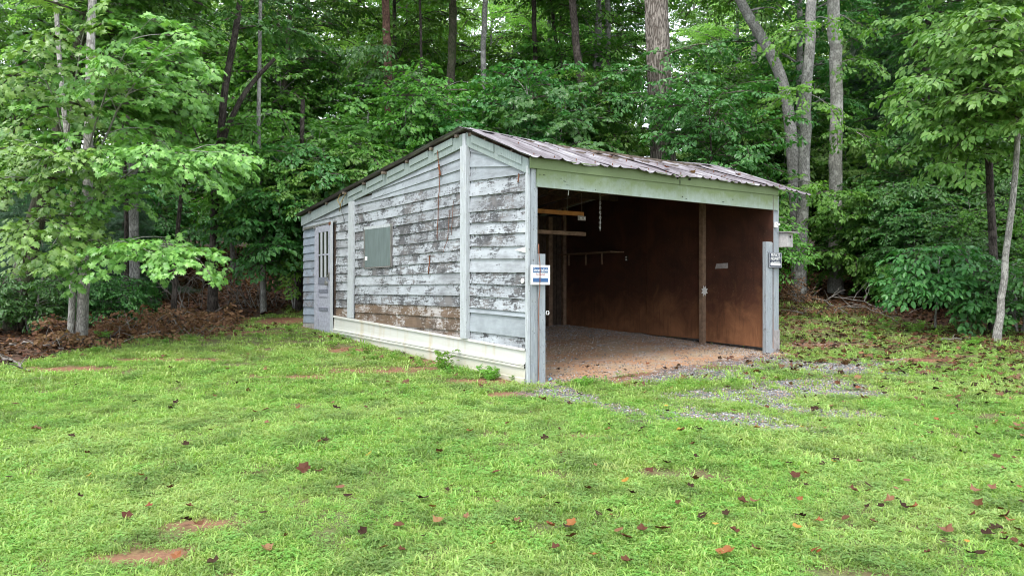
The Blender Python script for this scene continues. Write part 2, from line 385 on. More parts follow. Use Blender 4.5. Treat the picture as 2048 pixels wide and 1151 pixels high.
def masks(x, y):
    n = npnoise(x, y, 1.3, 3) * .5 + npnoise(x, y, 4.1, 5) * .3
    t, s = (x - C0[0]) * Vv[0] + (y - C0[1]) * Vv[1], (x - C0[0]) * Uu[0] + (y - C0[1]) * Uu[1]
    ins = (t > .0) & (t < 4.75) & (s > -.15 + .3 * n) & (s < 7.8)
    soil = np.zeros_like(x)
    for p, rx, ry in SOIL: soil = np.maximum(soil, np.clip(1.1 - blob(x, y, p.x, p.y, rx, ry) + n * 1.8 + npnoise(x, y, 9, 31) * .6, 0, 1))
    # clay apron spilling out of the opening towards the right
    ap = np.clip(1.2 - np.abs(s + .35 - .06 * (t - 2)) / .42 + n * .7, 0, 1) * (t > .8) * (t < 4.8)
    grav = np.zeros_like(x)
    for a, b_, w in GRAV: grav = np.maximum(grav, np.clip(1.25 - seg_d(x, y, (a.x, a.y), (b_.x, b_.y)) / (w * 1.45) + n * 2.3, 0, 1))
    woods = np.clip((y - edge_y(x) + n * 2.2) / 1.7 + .45, 0, 1)
    # brown duff strip in front of the left trees and right of the shed
    woods = np.maximum(woods, np.clip(.9 - blob(x, y, -6.0, 13.9, 2.9, .9, .75) + n, 0, 1) * .8)
    return np.where(ins, 1, 0), np.maximum(soil, ap), grav, woods
def ground_mat():
    m, nt, out = newmat('lawn_soil_and_litter'); b = NB(nt)
    v = b.coord((1, 1, 1)); at_ = lambda nm: b.n('ShaderNodeAttribute', attribute_name=nm).outputs['Fac']
    n = b.noise(v, 3, 6, .6); f = b.noise(v, 40, 6, .7); f2 = b.noise(v, 130, 4, .7)
    lawn = b.mix(b.rng(f, .35, .65), (.07, .07, .03), (.15, .17, .06))
    lawn = b.mix(b.rng(n, .45, .6, 0, .8), lawn, (.12, .07, .04))
    soil = b.mix(b.rng(f, .3, .7), (.15, .07, .042), (.27, .135, .08))
    vor = b.n('ShaderNodeTexVoronoi'); vor.inputs['Scale'].default_value = 55; b.l(v, vor.inputs['Vector'])
    gravc = b.mix(b.rng(b.sep(vor.outputs['Color'])[0], 0, 1), (.06, .06, .062), (.24, .24, .25))
    litt = b.mix(b.rng(f, .35, .65), (.035, .018, .013), (.15, .075, .05))
    litt = b.mix(b.rng(n, .45, .6, 0, .5), litt, (.06, .055, .03))
    floor_ = b.mix(b.rng(b.noise(v, 1.6, 5, .6), .42, .6), (.46, .25, .13), (.42, .32, .21))
    floor_ = b.mix(b.rng(f2, .45, .6, 0, .85), floor_, (.12, .07, .05))
    floor_ = b.mix(b.rng(b.noise(v, 70, 4, .7), .55, .65, 0, .7), floor_, (.58, .46, .38))
    floor_ = b.mix(b.rng(b.noise(v, 2.6, 6, .6), .56, .66, 0, .6), floor_, (.36, .33, .32))
    c = b.mix(at_('woods'), lawn, litt); c = b.mix(at_('soil'), c, soil); c = b.mix(at_('gravel'), c, gravc); c = b.mix(at_('inside'), c, floor_)
    h = b.math('ADD', b.math('MULTIPLY', f, .7), b.math('MULTIPLY', f2, .4))
    b.l(b.bsdf(c, .85, .25, normal=b.bump(h, .6, .02)), out.inputs['Surface']); return m
def grid(xs, ys, name, mat, sink=0):
    X, Y = np.meshgrid(xs, ys); x, y = X.ravel(), Y.ravel(); z = ghv(x, y) - sink
    if sink == 0: z += npnoise(x, y, 6, 9) * .012
    a = Acc(); nx, ny = len(xs), len(ys)
    i = np.arange(ny - 1)[:, None] * nx + np.arange(nx - 1)[None, :]
    a.add(np.stack([x, y, z], 1), np.stack([i, i + 1, i + nx + 1, i + nx], -1).reshape(-1, 4))
    me = a.mesh(name, mat, True)
    for nm, arr in zip(('inside', 'soil', 'gravel', 'woods'), masks(x, y)):
        at_ = me.attributes.new(nm, 'FLOAT', 'POINT'); at_.data.foreach_set('value', np.asarray(arr, np.float32))
    return me
M['ground'] = ground_mat()
xs = np.concatenate([np.linspace(-150, -16, 26), np.arange(-15.4, 15.5, .14), np.linspace(16, 150, 26)])
ys = np.concatenate([np.linspace(-30, 1, 10), np.arange(1.5, 20, .12), np.linspace(20.4, 45, 40), np.linspace(47, 220, 30)])
link('ground', grid(xs, ys, 'ground', M['ground']), kind='structure')

# ------------------------------------------------------------------ shed
shed = empty('shed', (C0[0], C0[1], 0), ANG, label='weathered open-fronted wooden shed with peeling white paint and rusty sheet metal roof', cat='shed')
def side(px, py, t=0.0):
    """(s, z) on the side wall plane x = t"""
    xp = px - CX; X0 = C0[0] + Vv[0] * t; Y0 = C0[1] + Vv[1] * t
    s = (xp * Y0 - F * X0) / (F * Uu[0] - xp * Uu[1]); Y = Y0 + Uu[1] * s
    return s, CZ - (py - CY) / F * Y
def front(px, py, s=0.0):
    """(t, z) on the plane y = s parallel to the open front"""
    xp = px - CX; X0 = C0[0] + Uu[0] * s; Y0 = C0[1] + Uu[1] * s
    t = (xp * Y0 - F * X0) / (F * Vv[0] - xp * Vv[1]); Y = Y0 + Vv[1] * t
    return t, CZ - (py - CY) / F * Y
rs = random.Random(3)
def board(xl, tl, bl, xr, tr, br, mat, name='siding_board', proud=.016, seg=7):
    """one lap board of the side wall from its outline in the photograph"""
    a = Acc(); s1, z1t = side(xl, tl); _, z1b = side(xl, bl); s0, z0t = side(xr, tr); _, z0b = side(xr, br)
    rows = []
    for i in range(seg + 1):
        q = i / seg; s = s0 + (s1 - s0) * q
        w = rs.uniform(-.0008, .0008); p = rs.uniform(-.0015, .0015)
        zt = z0t + (z1t - z0t) * q + .012; zb = z0b + (z1b - z0b) * q + w + .002
        rows.append([(-.004, s, zt), (-proud - .008 + p, s, zb), (.004, s, zb), (.012, s, zt)])
    V = np.array(rows).reshape(-1, 3); Q = []
    for i in range(seg):
        for j in range(4): Q.append((i * 4 + j, i * 4 + (j + 1) % 4, i * 4 + 4 + (j + 1) % 4, i * 4 + 4 + j))
    Q += [(0, 1, 2, 3), (seg * 4 + 3, seg * 4 + 2, seg * 4 + 1, seg * 4)]
    a.add(V, Q); return link(name, a.mesh(name, mat), shed)
# long middle section, between the two vertical battens
CL = [411.5, 429.5, 448.7, 465, 482.3, 500, 518.6, 536, 552.4, 570.6, 588.5, 606.5, 624, 645]
CR = [360.8, 384, 407.8, 431, 453, 476.8, 500, 522.5, 545.2, 568.4, 591.5, 614.3, 637, 663]
for i in range(len(CL) - 1):
    mt = M['siding_mid'] if i < 4 else M['siding'] if i < 9 else M['siding_mid'] if i < 11 else M['siding_brown']
    board(712, CL[i] + .1, CL[i + 1] + .1, 930, CR[i] - .3, CR[i + 1] - .3, mt)
board(712, 645, 660, 930, 663, 690, M['siding_brown'])
for (xl, tl, bl, xr, tr, br) in [(712, 401, 411.5, 930, 338, 360.5), (745, 386, 399, 930, 316, 337.7), (740, 380, 389, 930, 295, 315.7)]:
    board(xl, tl, bl, xr, tr, br, M['siding_good'])
# between the door and the left batten
BL = [430, 447.3, 463.7, 480, 496, 513.4, 530.7, 548.3, 564.3, 581.3, 598.7, 615, 633, 650]
BR = [425.3, 442.4, 461, 478, 494.6, 512, 530, 547, 563.6, 581.3, 598.7, 615.8, 634, 652]
for i in range(len(BL) - 1): board(673, BL[i], BL[i + 1], 703, BR[i], BR[i + 1], M['siding'] if i < 9 else M['siding_mid'] if i < 11 else M['siding_brown'], seg=3)
board(607.5, 444, 462, 703, 425, 442.6, M['siding_good']); board(628, 437, 444.5, 703, 410, 425.5, M['siding_good'])
# left of the door
AL = [461, 477.2, 492.5, 507.8, 523, 538.4, 553.2, 568.5, 583, 599, 613.7, 629.3, 645]
AR = [457, 472.3, 487.3, 503.6, 519.6, 534.9, 552, 566.7, 582.4, 599, 614.8, 629.7, 647]
for i in range(len(AL) - 1): board(608, AL[i], AL[i + 1], 639, AR[i], AR[i + 1], M['siding_grey'], seg=3)
board(608, 637, 664, 639, 639, 668, M['greywood'], 'kick_board', proud=.03)
# wide boards between the tall batten and the near corner
DL = [318, 335, 363.3, 393.9, 425.2, 446.7, 469.7, 494, 518.3, 544.6, 566.8, 591.2, 614.8, 624.5, 662, 690]
DR = [338, 333.5, 348.4, 382.1, 415.9, 441.2, 465.5, 492.3, 517.9, 545.3, 572.4, 598.8, 625.2, 635, 676, 708]
for i in range(1, len(DL) - 1):
    mt = M['siding_good'] if i < 2 or i in (12, 13) else M['siding'] if i not in (9, 10) else M['siding_mid']
    board(942, DL[i], DL[i + 1], 1057, DR[i], DR[i + 1], mt, proud=.02)
board(942, 283, 304, 1000, 303, 318, M['siding_good']); board(942, 304, 335, 1054, 316 + 16, 333.5, M['siding_good'])
# sheathing behind the boards follows the gable outline
Wd = 4.79
ROOF = [(-.06, 2.66), (1.43, 3.245), (8.0, 2.60)]              # (s, z) of the roof underside: eave, ridge, back eave
def roofz(s): return np.interp(s, [p[0] for p in ROOF], [p[1] for p in ROOF])
def gable(name, t0, t1, mat, zb=-.3, back=0, s0=.01):
    a = Acc(); s = [s0, 1.43, 3.6, 5.8, 7.84]; V = []
    for t in (t0, t1):
        V += [(t, q, zb) for q in s] + [(t, q, roofz(q) - .07) for q in s]
    n = len(s); Q = []
    for k, o in ((0, 0), (1, 2 * n)):
        for i in range(n - 1): Q.append((o + i, o + i + 1, o + n + i + 1, o + n + i))
    for i in range(n - 1): Q.append((n + i, n + i + 1, 3 * n + i + 1, 3 * n + i)); Q.append((i, i + 1, 2 * n + i + 1, 2 * n + i))
    Q += [(0, n, 3 * n, 2 * n), (n - 1, 2 * n - 1, 4 * n - 1, 3 * n - 1)]
    a.add(V, Q); return link(name, a.mesh(name, mat), shed)
gable('wall_sheathing', .014, .03, M['darkwood']); gable('wall_sheathing', Wd - .03, Wd - .012, M['greywood'])
a = Acc(); a.box((.03, 7.80, -.3), (Wd - .03, 7.84, 2.53)); link('back_wall', a.mesh('back_wall', M['greywood']), shed)
# boards of the far (right) side wall, seen only from beside the shed
for i in range(15):
    a = Acc(); z0 = .18 + i * .158
    a.hexa([(Wd - .01, .02, z0), (Wd - .01, .02, z0 + .165), (Wd - .01, 7.84, z0), (Wd - .01, 7.84, z0 + .165), (Wd + .02, .02, z0), (Wd + .004, .02, z0 + .165), (Wd + .02, 7.84, z0), (Wd + .004, 7.84, z0 + .165)])
    link('siding_board', a.mesh('siding_board', M['siding']), shed)
def side_box(xl, xr, yt, yb, d0, d1, mat, name, parent=shed, t=0.0, lean=0.0):
    """upright piece on the side wall, given by its pixel outline"""
    s1, zt = side(xl, yt, t); s0, _ = side(xr, yt, t); _, zb = side((xl + xr) / 2, yb, t)
    a = Acc(); a.hexa([(d0, s0 - lean, zb), (d0, s0, zt), (d0, s1 - lean, zb), (d0, s1, zt), (d1, s0 - lean, zb), (d1, s0, zt), (d1, s1 - lean, zb), (d1, s1, zt)])
    return link(name, a.mesh(name, mat), parent)
side_box(701.5, 712.5, 405, 636, -.045, -.012, M['trim'], 'batten', lean=-.06)
side_box(929.5, 941.5, 295, 676, -.075, -.012, M['trim'], 'batten', lean=.0)
side_box(1054.5, 1060.5, 333, 765, -.03, -.004, M['trim'], 'corner_board')
side_box(1058.5, 1061.3, 333, 768, -.045, -.031, M['trim'], 'corner_strip')
# rake trim along the gable: main board, filler pieces between the purlins, purlin ends
def slab(p0, p1, drop_top, drop_bot, d0, d1, mat, name, seg=1):
    a = Acc(); V = []
    for q in np.linspace(0, 1, seg + 1):
        s = p0 + (p1 - p0) * q
        for d in (d0, d1): V += [(d, s, roofz(s) - drop_top), (d, s, roofz(s) - drop_bot)]
    Q = []
    for i in range(seg):
        o = i * 4
        Q += [(o, o + 1, o + 5, o + 4), (o + 2, o + 6, o + 7, o + 3), (o, o + 4, o + 6, o + 2), (o + 1, o + 3, o + 7, o + 5)]
    o = seg * 4; Q += [(0, 2, 3, 1), (o, o + 1, o + 3, o + 2)]
    a.add(V, Q); return link(name, a.mesh(name, mat), shed)
slab(.0, 1.40, .02, .20, -.040, -.012, M['rake'], 'rake_board', 3)
slab(1.46, 7.84, .03, .21, -.040, -.012, M['rake'], 'rake_board', 8)
PUR = [1.62, 2.32, 3.08, 3.85, 4.65, 5.45, 6.4, 7.3]
for a0, a1 in zip(PUR[:-3], PUR[1:-2]): slab(a0 + .12, a1 - .06, .02, .115, -.055, -.0405, M['rake'], 'filler_board', 1)
slab(.12, .62, .02, .12, -.055, -.0405, M['rake'], 'filler_board'); slab(.72, 1.25, .02, .12, -.055, -.0405, M['rake'], 'filler_board')
a = Acc(); a.box((-.058, 1.395, 2.98), (-.012, 1.465, 3.20)); link('rake_cap', a.mesh('rake_cap', M['trim']), shed)
for p in PUR + [.35, .95, 1.3]:
    z = roofz(p) - .005; a = Acc(); e = .0 if p < 1.4 else rs.uniform(-.15, -.07)
    a.box((e if e else -.05, p - .035, z - .04), (5.35, p + .035, z)); link('purlin', a.mesh('purlin', M['purlin']), shed)
for t in (.5, 1.1, 1.7, 2.3, 2.9, 3.5, 4.1):
    for p0, p1 in ((0.05, 1.42), (1.44, 7.8)):
        a = Acc(); V = []
        for tt in (t, t + .04):
            for p in (p0, p1): V += [(tt, p, roofz(p) - .20), (tt, p, roofz(p) - .062)]
        a.hexa(V); link('rafter', a.mesh('rafter', M['brownwood']), shed)
# ribbed metal roof sheets
def roof_sheet(t0, t1, s0, s1, seedn, overhang_sag=0.0):
    r = random.Random(seedn); a = Acc(); nt_, ns = 25, 9; V = []
    ph = r.uniform(-.02, .02); lift = r.uniform(0, .012)
    for j in range(ns):
        q = j / (ns - 1); s = s0 + (s1 - s0) * q
        for i in range(nt_):
            p = i / (nt_ - 1); t = t0 + (t1 - t0) * p
            rib = max(0, 1 - abs(((p * 2.0) % 1.0) - .5) * 2 / .26) * .028          # V ribs
            e = .024 if i in (0, nt_ - 1) else .016 if i in (1, nt_ - 2) else 0
            z = roofz(s) + .012 + max(rib, e) + lift + .012 * mnoise.noise((t * 1.3, s * 1.1, seedn * .3)) + .002 * (seedn % 2)
            end = abs(s - (-.06 if s1 < 2 else 8.0))
            if s1 < 2 and q < .2: z += .03 * mnoise.noise((t * 2.2, 3.1, 0)) - .015 * (1 - q / .2) * (1 + mnoise.noise((t * 1.1, 7, 2)))
            z -= .075 * math.sin(math.pi * min(1, max(0, t / 5.5))) * min(1, max(0, s / 1.4)) * (1 if s < 2 else max(0, 1 - (s - 2) / 5))
            if t > 4.9: z -= overhang_sag * (t - 4.9) ** 1.3 * (1.0 if s1 < 2 else .4)
            sj = s + (ph + .015 * mnoise.noise((t * 5, 1, seedn)) if j in (0,) else 0)
            V.append((t, sj, z))
    V = np.array(V); W = V.copy(); W[:, 2] -= .004
    i = np.arange(ns - 1)[:, None] * nt_ + np.arange(nt_ - 1)[None, :]
    Q = np.stack([i, i + 1, i + nt_ + 1, i + nt_], -1).reshape(-1, 4); a.add(V, Q); a.add(W, Q[:, ::-1])
    me = a.mesh('roof_sheet', M['roof']); return link('roof_sheet', me, shed)
for k in range(9):
    t0 = -.11 + k * .635
    roof_sheet(t0, t0 + .665 - (.12 if k == 8 else 0), -.10, 1.44, k + 1, .10)
    roof_sheet(t0 - (.02 if k else .0), t0 + .655, 1.42, 8.03, k + 21, .05)
a = Acc(); V = []
for t in np.linspace(-.14, 5.52, 14):
    w = .008 * math.sin(t * 3) - .075 * math.sin(math.pi * min(1, max(0, t / 5.5))) - (.10 * (t - 4.9) ** 1.3 if t > 4.9 else 0); V += [(t, 1.33, roofz(1.33) + .045 + w), (t, 1.43, 3.29 + w), (t, 1.55, roofz(1.55) + .045 + w)]
a.add(V, [(i * 3 + j, i * 3 + j + 1, i * 3 + j + 4, i * 3 + j + 3) for i in range(13) for j in range(2)])
link('ridge_cap', a.mesh('ridge_cap', M['roof']), shed)
for k in range(17):
    for (ss) in (.0, .75):
        a = Acc(); t = .05 + k * .318 + rs.uniform(-.02, .02); z = roofz(ss) + .042 - .04 * math.sin(math.pi * t / 5.5) * (ss > .3) - (.10 * (t - 4.9) ** 1.3 if t > 4.9 else 0)
        a.tube([(t, ss, z - .02), (t, ss - .002, z + .012)], .006, 6, cap=True)
        link('roof_nail', a.mesh('roof_nail', M['rust']), shed)
# header over the opening
def front_box(xl, xr, ytl, ybl, ytr, ybr, y0, y1, mat, name, parent=shed, seg=1):
    t0, z0t = front(xl, ytl, y0); _, z0b = front(xl, ybl, y0); t1, z1t = front(xr, ytr, y0); _, z1b = front(xr, ybr, y0)
    a = Acc(); V = []
    for t, zb, zt in ((t0, z0b, z0t), (t1, z1b, z1t)):
        for y in (y0, y1): V += [(t, y, zb), (t, y, zt)]
    a.hexa(V); return link(name, a.mesh(name, mat), parent)
front_box(1062.5, 1557, 314, 336, 374, 391.5, -.045, -.012, M['fascia'], 'fascia_board')
front_box(1074.5, 1557, 336.6, 373.5, 392, 421, -.034, .006, M['fascia'], 'header_board')
front_box(1074, 1545, 336, 372, 391, 419, .008, .09, M['darkwood'], 'header_beam')
for (x, y, w, h) in [(1079, 348, 4, 2), (1086, 349, 7, 2.5), (1127, 361.5, 8, 2.5), (1131, 369.5, 12, 2), (1157, 376, 15, 2), (1122, 356, 3, 2), (1191, 379, 2.5, 2), (1240, 380, 4, 1.6), (1353, 352, 5, 8), (1359, 358, 2.5, 14), (1376, 356, 7, 6), (1365, 392, 3, 3), (1372, 397, 4, 2), (1445, 403, 6, 2), (1465, 398, 4, 2)]:
    a = Acc(); t0, z0 = front(x, y, -.05); t1, z1 = front(x + w, y + h, -.05); ys_ = (-.0475, -.044) if y < 339 + (x - 1074) * .114 else (-.0365, -.033)
    pts = [((t0 + t1) / 2 + (t1 - t0) / 2 * math.cos(q) * rs.uniform(.7, 1), (z0 + z1) / 2 + (z1 - z0) / 2 * math.sin(q) * rs.uniform(.7, 1)) for q in np.linspace(0, 2 * math.pi, 9)[:-1]]
    a.add([(p[0], ys_[0], p[1]) for p in pts], [tuple(range(8))]); link('paint_chip', a.mesh('paint_chip', M['blackhole']), shed)
# posts
def post(t0, t1, y0, y1, zb, zt, mat, name, slant=0):
    a = Acc(); m = 7; V = []
    for i in range(m):
        z = zb + (zt - zb) * i / (m - 1); w = rs.uniform(-.002, .002)
        V += [(t0 + w, y0, z), (t1 + w, y0, z), (t1 + w, y1, z), (t0 + w, y1, z + (slant if i == m - 1 else 0))]
    Q = [(i * 4 + j, i * 4 + (j + 1) % 4, i * 4 + 4 + (j + 1) % 4, i * 4 + 4 + j) for i in range(m - 1) for j in range(4)] + [(0, 3, 2, 1), (m * 4 - 4, m * 4 - 3, m * 4 - 2, m * 4 - 1)]
    a.add(V, Q); return link(name, a.mesh(name, mat), shed)
_, zt_ = front(1062, 336); post(.0, .088, -.010, .08, -.3, zt_, M['post'], 'corner_post')
_, zt_ = front(1080, 508); post(.093, .192, -.028, .05, -.3, zt_, M['post'], 'door_jamb')
_, zr = front(1550, 392); post(4.630, 4.785, -.008, .09, -.2, zr, M['post'], 'corner_post')
_, zr2 = front(1535, 484); post(4.42, 4.56, -.04, .02, -.2, zr2, M['post'], 'door_jamb'); post(4.562, 4.625, -.03, .05, -.2, zr2 - .01, M['post'], 'door_jamb')
_, zr3 = front(1550, 660); a = Acc(); a.box((4.628, -.02, -.1), (4.79, -.0085, zr3)); link('post_foot_plate', a.mesh('post_foot_plate', M['greywood']), shed)
# metal skirt along the side wall, two lengths
def skirt(xl, xr):
    a = Acc(); seg = 8; prof = [(0, -.030), (.0, -.046), (.075, -.050), (.09, -.030), (.40, -.034), (.50, -.040), (.515, -.056), (.565, -.056), (.58, -.038), (.60, -.056), (.655, -.056), (.67, -.036), (.98, -.040), (1.0, -.05), (1.5, -.05), (1.5, -.03)]
    top = lambda x: 630.5 + (x - 671) * (697 - 630.5) / 385; bot = lambda x: 683 + (x - 671) * (757 - 683) / 385
    V = []
    for i in range(seg + 1):
        x = xl + (xr - xl) * i / seg; s, zt = side(x, top(x)); _, zb = side(x, bot(x)); w = rs.uniform(-.003, .003)
        V += [(d + w * (k % 3 > 0), s, zt + (zb - zt) * f) for k, (f, d) in enumerate(prof)]
    n = len(prof); Q = [(i * n + j, i * n + j + 1, i * n + n + j + 1, i * n + n + j) for i in range(seg) for j in range(n - 1)]
    a.add(V, Q); return link('skirt_panel', a.mesh('skirt_panel', M['skirt']), shed)
skirt(671, 915.4); skirt(914.6, 1055.5)
# plexiglass window
w_ = Acc(); P4 = [(732.5, 454.2), (788.5, 447.2), (787.2, 533.7), (732, 537)]; q = [side(*p) for p in P4]
def side_quad(P, d0, d1, mat, name, parent):
    q = [side(*p) for p in P]; a = Acc()
    a.hexa([(d0, q[3][0], q[3][1]), (d0, q[0][0], q[0][1]), (d0, q[2][0], q[2][1]), (d0, q[1][0], q[1][1]), (d1, q[3][0], q[3][1]), (d1, q[0][0], q[0][1]), (d1, q[2][0], q[2][1]), (d1, q[1][0], q[1][1])])
    return link(name, a.mesh(name, mat), parent)
win = side_quad(P4, -.036, -.024, M['greywood'], 'window', shed)
side_quad([(734, 460.5), (786, 453.2), (785.5, 531.5), (733.5, 535)], -.040, -.0365, M['pane'], 'pane', win)
side_quad([(732.6, 454.4), (788.4, 447.4), (788.2, 453.2), (732.8, 460.2)], -.042, -.0365, M['trim'], 'frame_strip', win)
side_quad([(785.4, 448), (788.5, 447.6), (787.3, 533.5), (784.9, 533.7)], -.044, -.0425, M['metal'], 'frame_strip', win)
side_quad([(732.2, 461), (734.6, 460.7), (734.0, 536), (732, 536.2)], -.044, -.0425, M['metal'], 'frame_strip', win)
side_quad([(734.3, 513.4), (739, 513.2), (738.9, 521), (734.3, 521.3)], -.043, -.0405, M['white'], 'sticker', win)
# sliding door left of the window
D0 = -.05
def dq(x0, y0, x1, y1, d0, d1, mat, name, parent):
    """door piece: pixel box on a door whose edges converge like the wall's"""
    k = lambda x, y: CY + (y - CY) * (x + 16) / (655 + 16)
    P = [(x0, k(x0, y0)), (x1, k(x1, y0)), (x1, k(x1, y1)), (x0, k(x0, y1))]
    return side_quad(P, d0, d1, mat, name, parent)
door = dq(638, 452, 668.5, 666, D0, -.02, M['doorwood'], 'door', shed)
dq(637.5, 452, 642.3, 667, D0 - .016, D0 - .0005, M['doorwood'], 'stile', door)
dq(663.2, 449, 667.3, 668, D0 - .016, D0 - .0005, M['doorwood'], 'stile', door)
dq(667.6, 446, 671.3, 668, D0 - .022, D0 - .002, M['trim'], 'door_edge', door)
dq(642.4, 451.5, 663.1, 464, D0 - .013, D0 - .0005, M['doorwood'], 'rail', door)
dq(642.4, 554.8, 663.1, 568, D0 - .013, D0 - .0005, M['doordark'], 'rail', door)
for i, (xa, xb) in enumerate([(642.6, 647.2), (650.2, 655.2), (657.8, 663)]):
    for (ya, yb) in ((464.4, 508), (511, 554.5)): dq(xa, ya, xb, yb, D0 - .004, D0 - .0005, M['dpane'], 'pane', door)
for xa in (648.7, 656.5): dq(xa - 1.3, 464.4, xa + 1.3, 554.5, D0 - .014, D0 - .0005, M['trim'], 'muntin', door)
dq(642.4, 508.2, 663.1, 510.8, D0 - .0165, D0 - .0145, M['doorwood'], 'muntin', door)
for (ya, yb, mt) in [(578.5, 585.5, 'doordark'), (588, 594, 'doorwood'), (615, 621.5, 'doordark'), (640, 665.5, 'doorwood')]:
    dq(643.5, ya, 662.5, yb, D0 - .011, D0 - .0005, M[mt], 'panel', door)
a = Acc(); s_, z_ = side(665.5, 548); a.box((-.085, s_ - .02, z_ - .10), (-.067, s_ + .02, z_ + .03)); a.tube([(-.09, s_, z_ - .02), (-.12, s_ + .03, z_ - .06), (-.12, s_ + .04, z_ - .14), (-.09, s_ + .02, z_ - .17)], .008, 6)
link('hasp', a.mesh('hasp', M['metal']), door)
a = Acc(); s_, z_ = side(661.5, 566); a.box((-.11, s_ - .03, z_ - .045), (-.075, s_ + .035, z_ + .03)); link('padlock', a.mesh('padlock', M['metal']), door)
side_quad([(611, 456), (676, 441.5), (676, 444.5), (611, 460.5)], -.05, -.024, M['metal'], 'door_track', shed)
side_quad([(633.5, 454), (638, 453), (637.8, 457.5), (633.5, 458.5)], -.075, -.052, M['metal'], 'track_hanger', shed)
side_quad([(664.5, 445), (669, 444), (668.8, 450), (664.5, 451)], -.075, -.052, M['rust'], 'track_hanger', shed)
side_quad([(634.2, 459), (637.2, 458.5), (635.5, 664), (633, 664)], -.05, -.01, M['doorwood'], 'door_frame', shed)
side_quad([(671.4, 446), (674, 445.5), (673.5, 634), (670.5, 634)], -.024, .01, M['darkwood'], 'door_frame', shed)
side_quad([(640, 667), (672, 671), (672, 677), (640, 673)], -.05, .02, M['darkwood'], 'sill', shed)
# interior: partition, studs, rust brown panels on the right wall
PT = 4.60
def inner(xl, xr, ybl, ybr, mat, name, d=.012):
    s1, zb1 = side(xl, ybl, PT); s0, zb0 = side(xr, ybr, PT); a = Acc()
    z1t, z0t = roofz(s1) - .1, roofz(s0) - .1
    a.hexa([(PT, s0, zb0), (PT, s0, z0t), (PT, s1, zb1), (PT, s1, z1t), (PT + d, s0, zb0), (PT + d, s0, z0t), (PT + d, s1, zb1), (PT + d, s1, z1t)])
    return link(name, a.mesh(name, mat), shed)
s_in, _ = side(1545, 690, PT)
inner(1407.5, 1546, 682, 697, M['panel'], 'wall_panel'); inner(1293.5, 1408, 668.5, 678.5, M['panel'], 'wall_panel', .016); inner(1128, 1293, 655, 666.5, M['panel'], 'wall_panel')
for px_, w in ((1408.5, .075), (1131, .07)):
    s_, _ = side(px_, 680, PT); a = Acc(); a.box((PT - .085, s_ - w / 2, -.1), (PT - .003, s_ + w / 2, roofz(s_) - .08)); link('wall_stud', a.mesh('wall_stud', M['brownwood']), shed)
SP = side(1128, 650, PT)[0]
for i in range(24):                                      # vertical partition boards at the back of the bay
    t0 = .04 + i * .19
    if 4 <= i <= 7: continue
    a = Acc(); a.box((t0, SP + rs.uniform(.0, .012), .05), (t0 + .184, SP + .03, 2.62)); link('partition_board', a.mesh('partition_board', M['darkwood']), shed)
for px_ in (1069, 1096, 1132):
    t_, _ = front(px_, 600, SP); a = Acc(); a.box((t_ - .05, SP - .09, .0), (t_ + .05, SP - .003, 2.6)); link('wall_stud', a.mesh('wall_stud', M['brownwood']), shed)
t_, z_ = front(1135, 504, SP - 1.0)
a = Acc(); s1_, z1_ = side(1128, 509, PT - .2); s0_, z0_ = side(1232, 503, PT - .2); a.box((PT - .34, s0_, z1_ - .02), (PT - .004, s1_, z1_ + .005)); sh_ = link('shelf', a.mesh('shelf', M['brownwood']), shed)
for px_ in (1139, 1173, 1205):
    s_, _ = side(px_, 510, PT - .3); a = Acc(); a.box((PT - .33, s_ - .012, z1_ - .24), (PT - .31, s_ + .012, z1_ - .021)); link('bracket', a.mesh('bracket', M['brownwood']), sh_)
# ceiling brace boards
t0_, zb_ = front(1070, 466, 2.2); t1_, _ = front(1172, 460, 2.2)
a = Acc(); a.box((.03, 2.2, zb_ - .005), (t1_, 2.24, zb_ + .055)); link('brace_board', a.mesh('brace_board', M['brownwood']), shed)
a = Acc(); t1_, z_ = front(1230, 392, 3.4); a.box((.03, 3.4, z_ - .1), (4.6, 3.44, z_)); link('tie_beam', a.mesh('tie_beam', M['darkwood']), shed)
a = Acc(); s_, z_ = side(1443, 532, PT); a.hexa([(PT - .004, s_ - .13, z_ - .04), (PT - .004, s_ - .13, z_ + .045), (PT - .004, s_ + .13, z_ - .045), (PT - .004, s_ + .10, z_ + .04), (PT, s_ - .13, z_ - .04), (PT, s_ - .13, z_ + .045), (PT, s_ + .13, z_ - .045), (PT, s_ + .10, z_ + .04)]); link('grey_patch', a.mesh('grey_patch', M['greywood']), shed, label='small grey rectangular patch on the rust brown inside wall')
s_, z_ = side(1254, 517, PT); a = Acc(); a.box((PT - .02, s_ - .035, z_ - .055), (PT, s_ + .035, z_ + .055)); ot = link('outlet_box', a.mesh('outlet_box', M['blackhole']), shed)
for dz in (-.025, .025):
    a = Acc(); a.box((PT - .024, s_ - .018, z_ + dz - .014), (PT - .0205, s_ + .018, z_ + dz + .014)); link('socket', a.mesh('socket', M['white']), ot)
a = Acc(); s_, z_ = side(1409, 582, PT - .09)
pts = [(s_ + .075 * math.cos(q) * (1 if i % 2 else .55), z_ + .10 * math.sin(q) * (1 if i % 2 else .55)) for i, q in enumerate(np.linspace(0, 2 * math.pi, 17)[:-1])]
a.add([(PT - .087, p[0], p[1]) for p in pts] + [(PT - .087, s_, z_)], [(i, (i + 1) % 16, 16) for i in range(16)]); link('paint_splash', a.mesh('paint_splash', M['white']), shed)
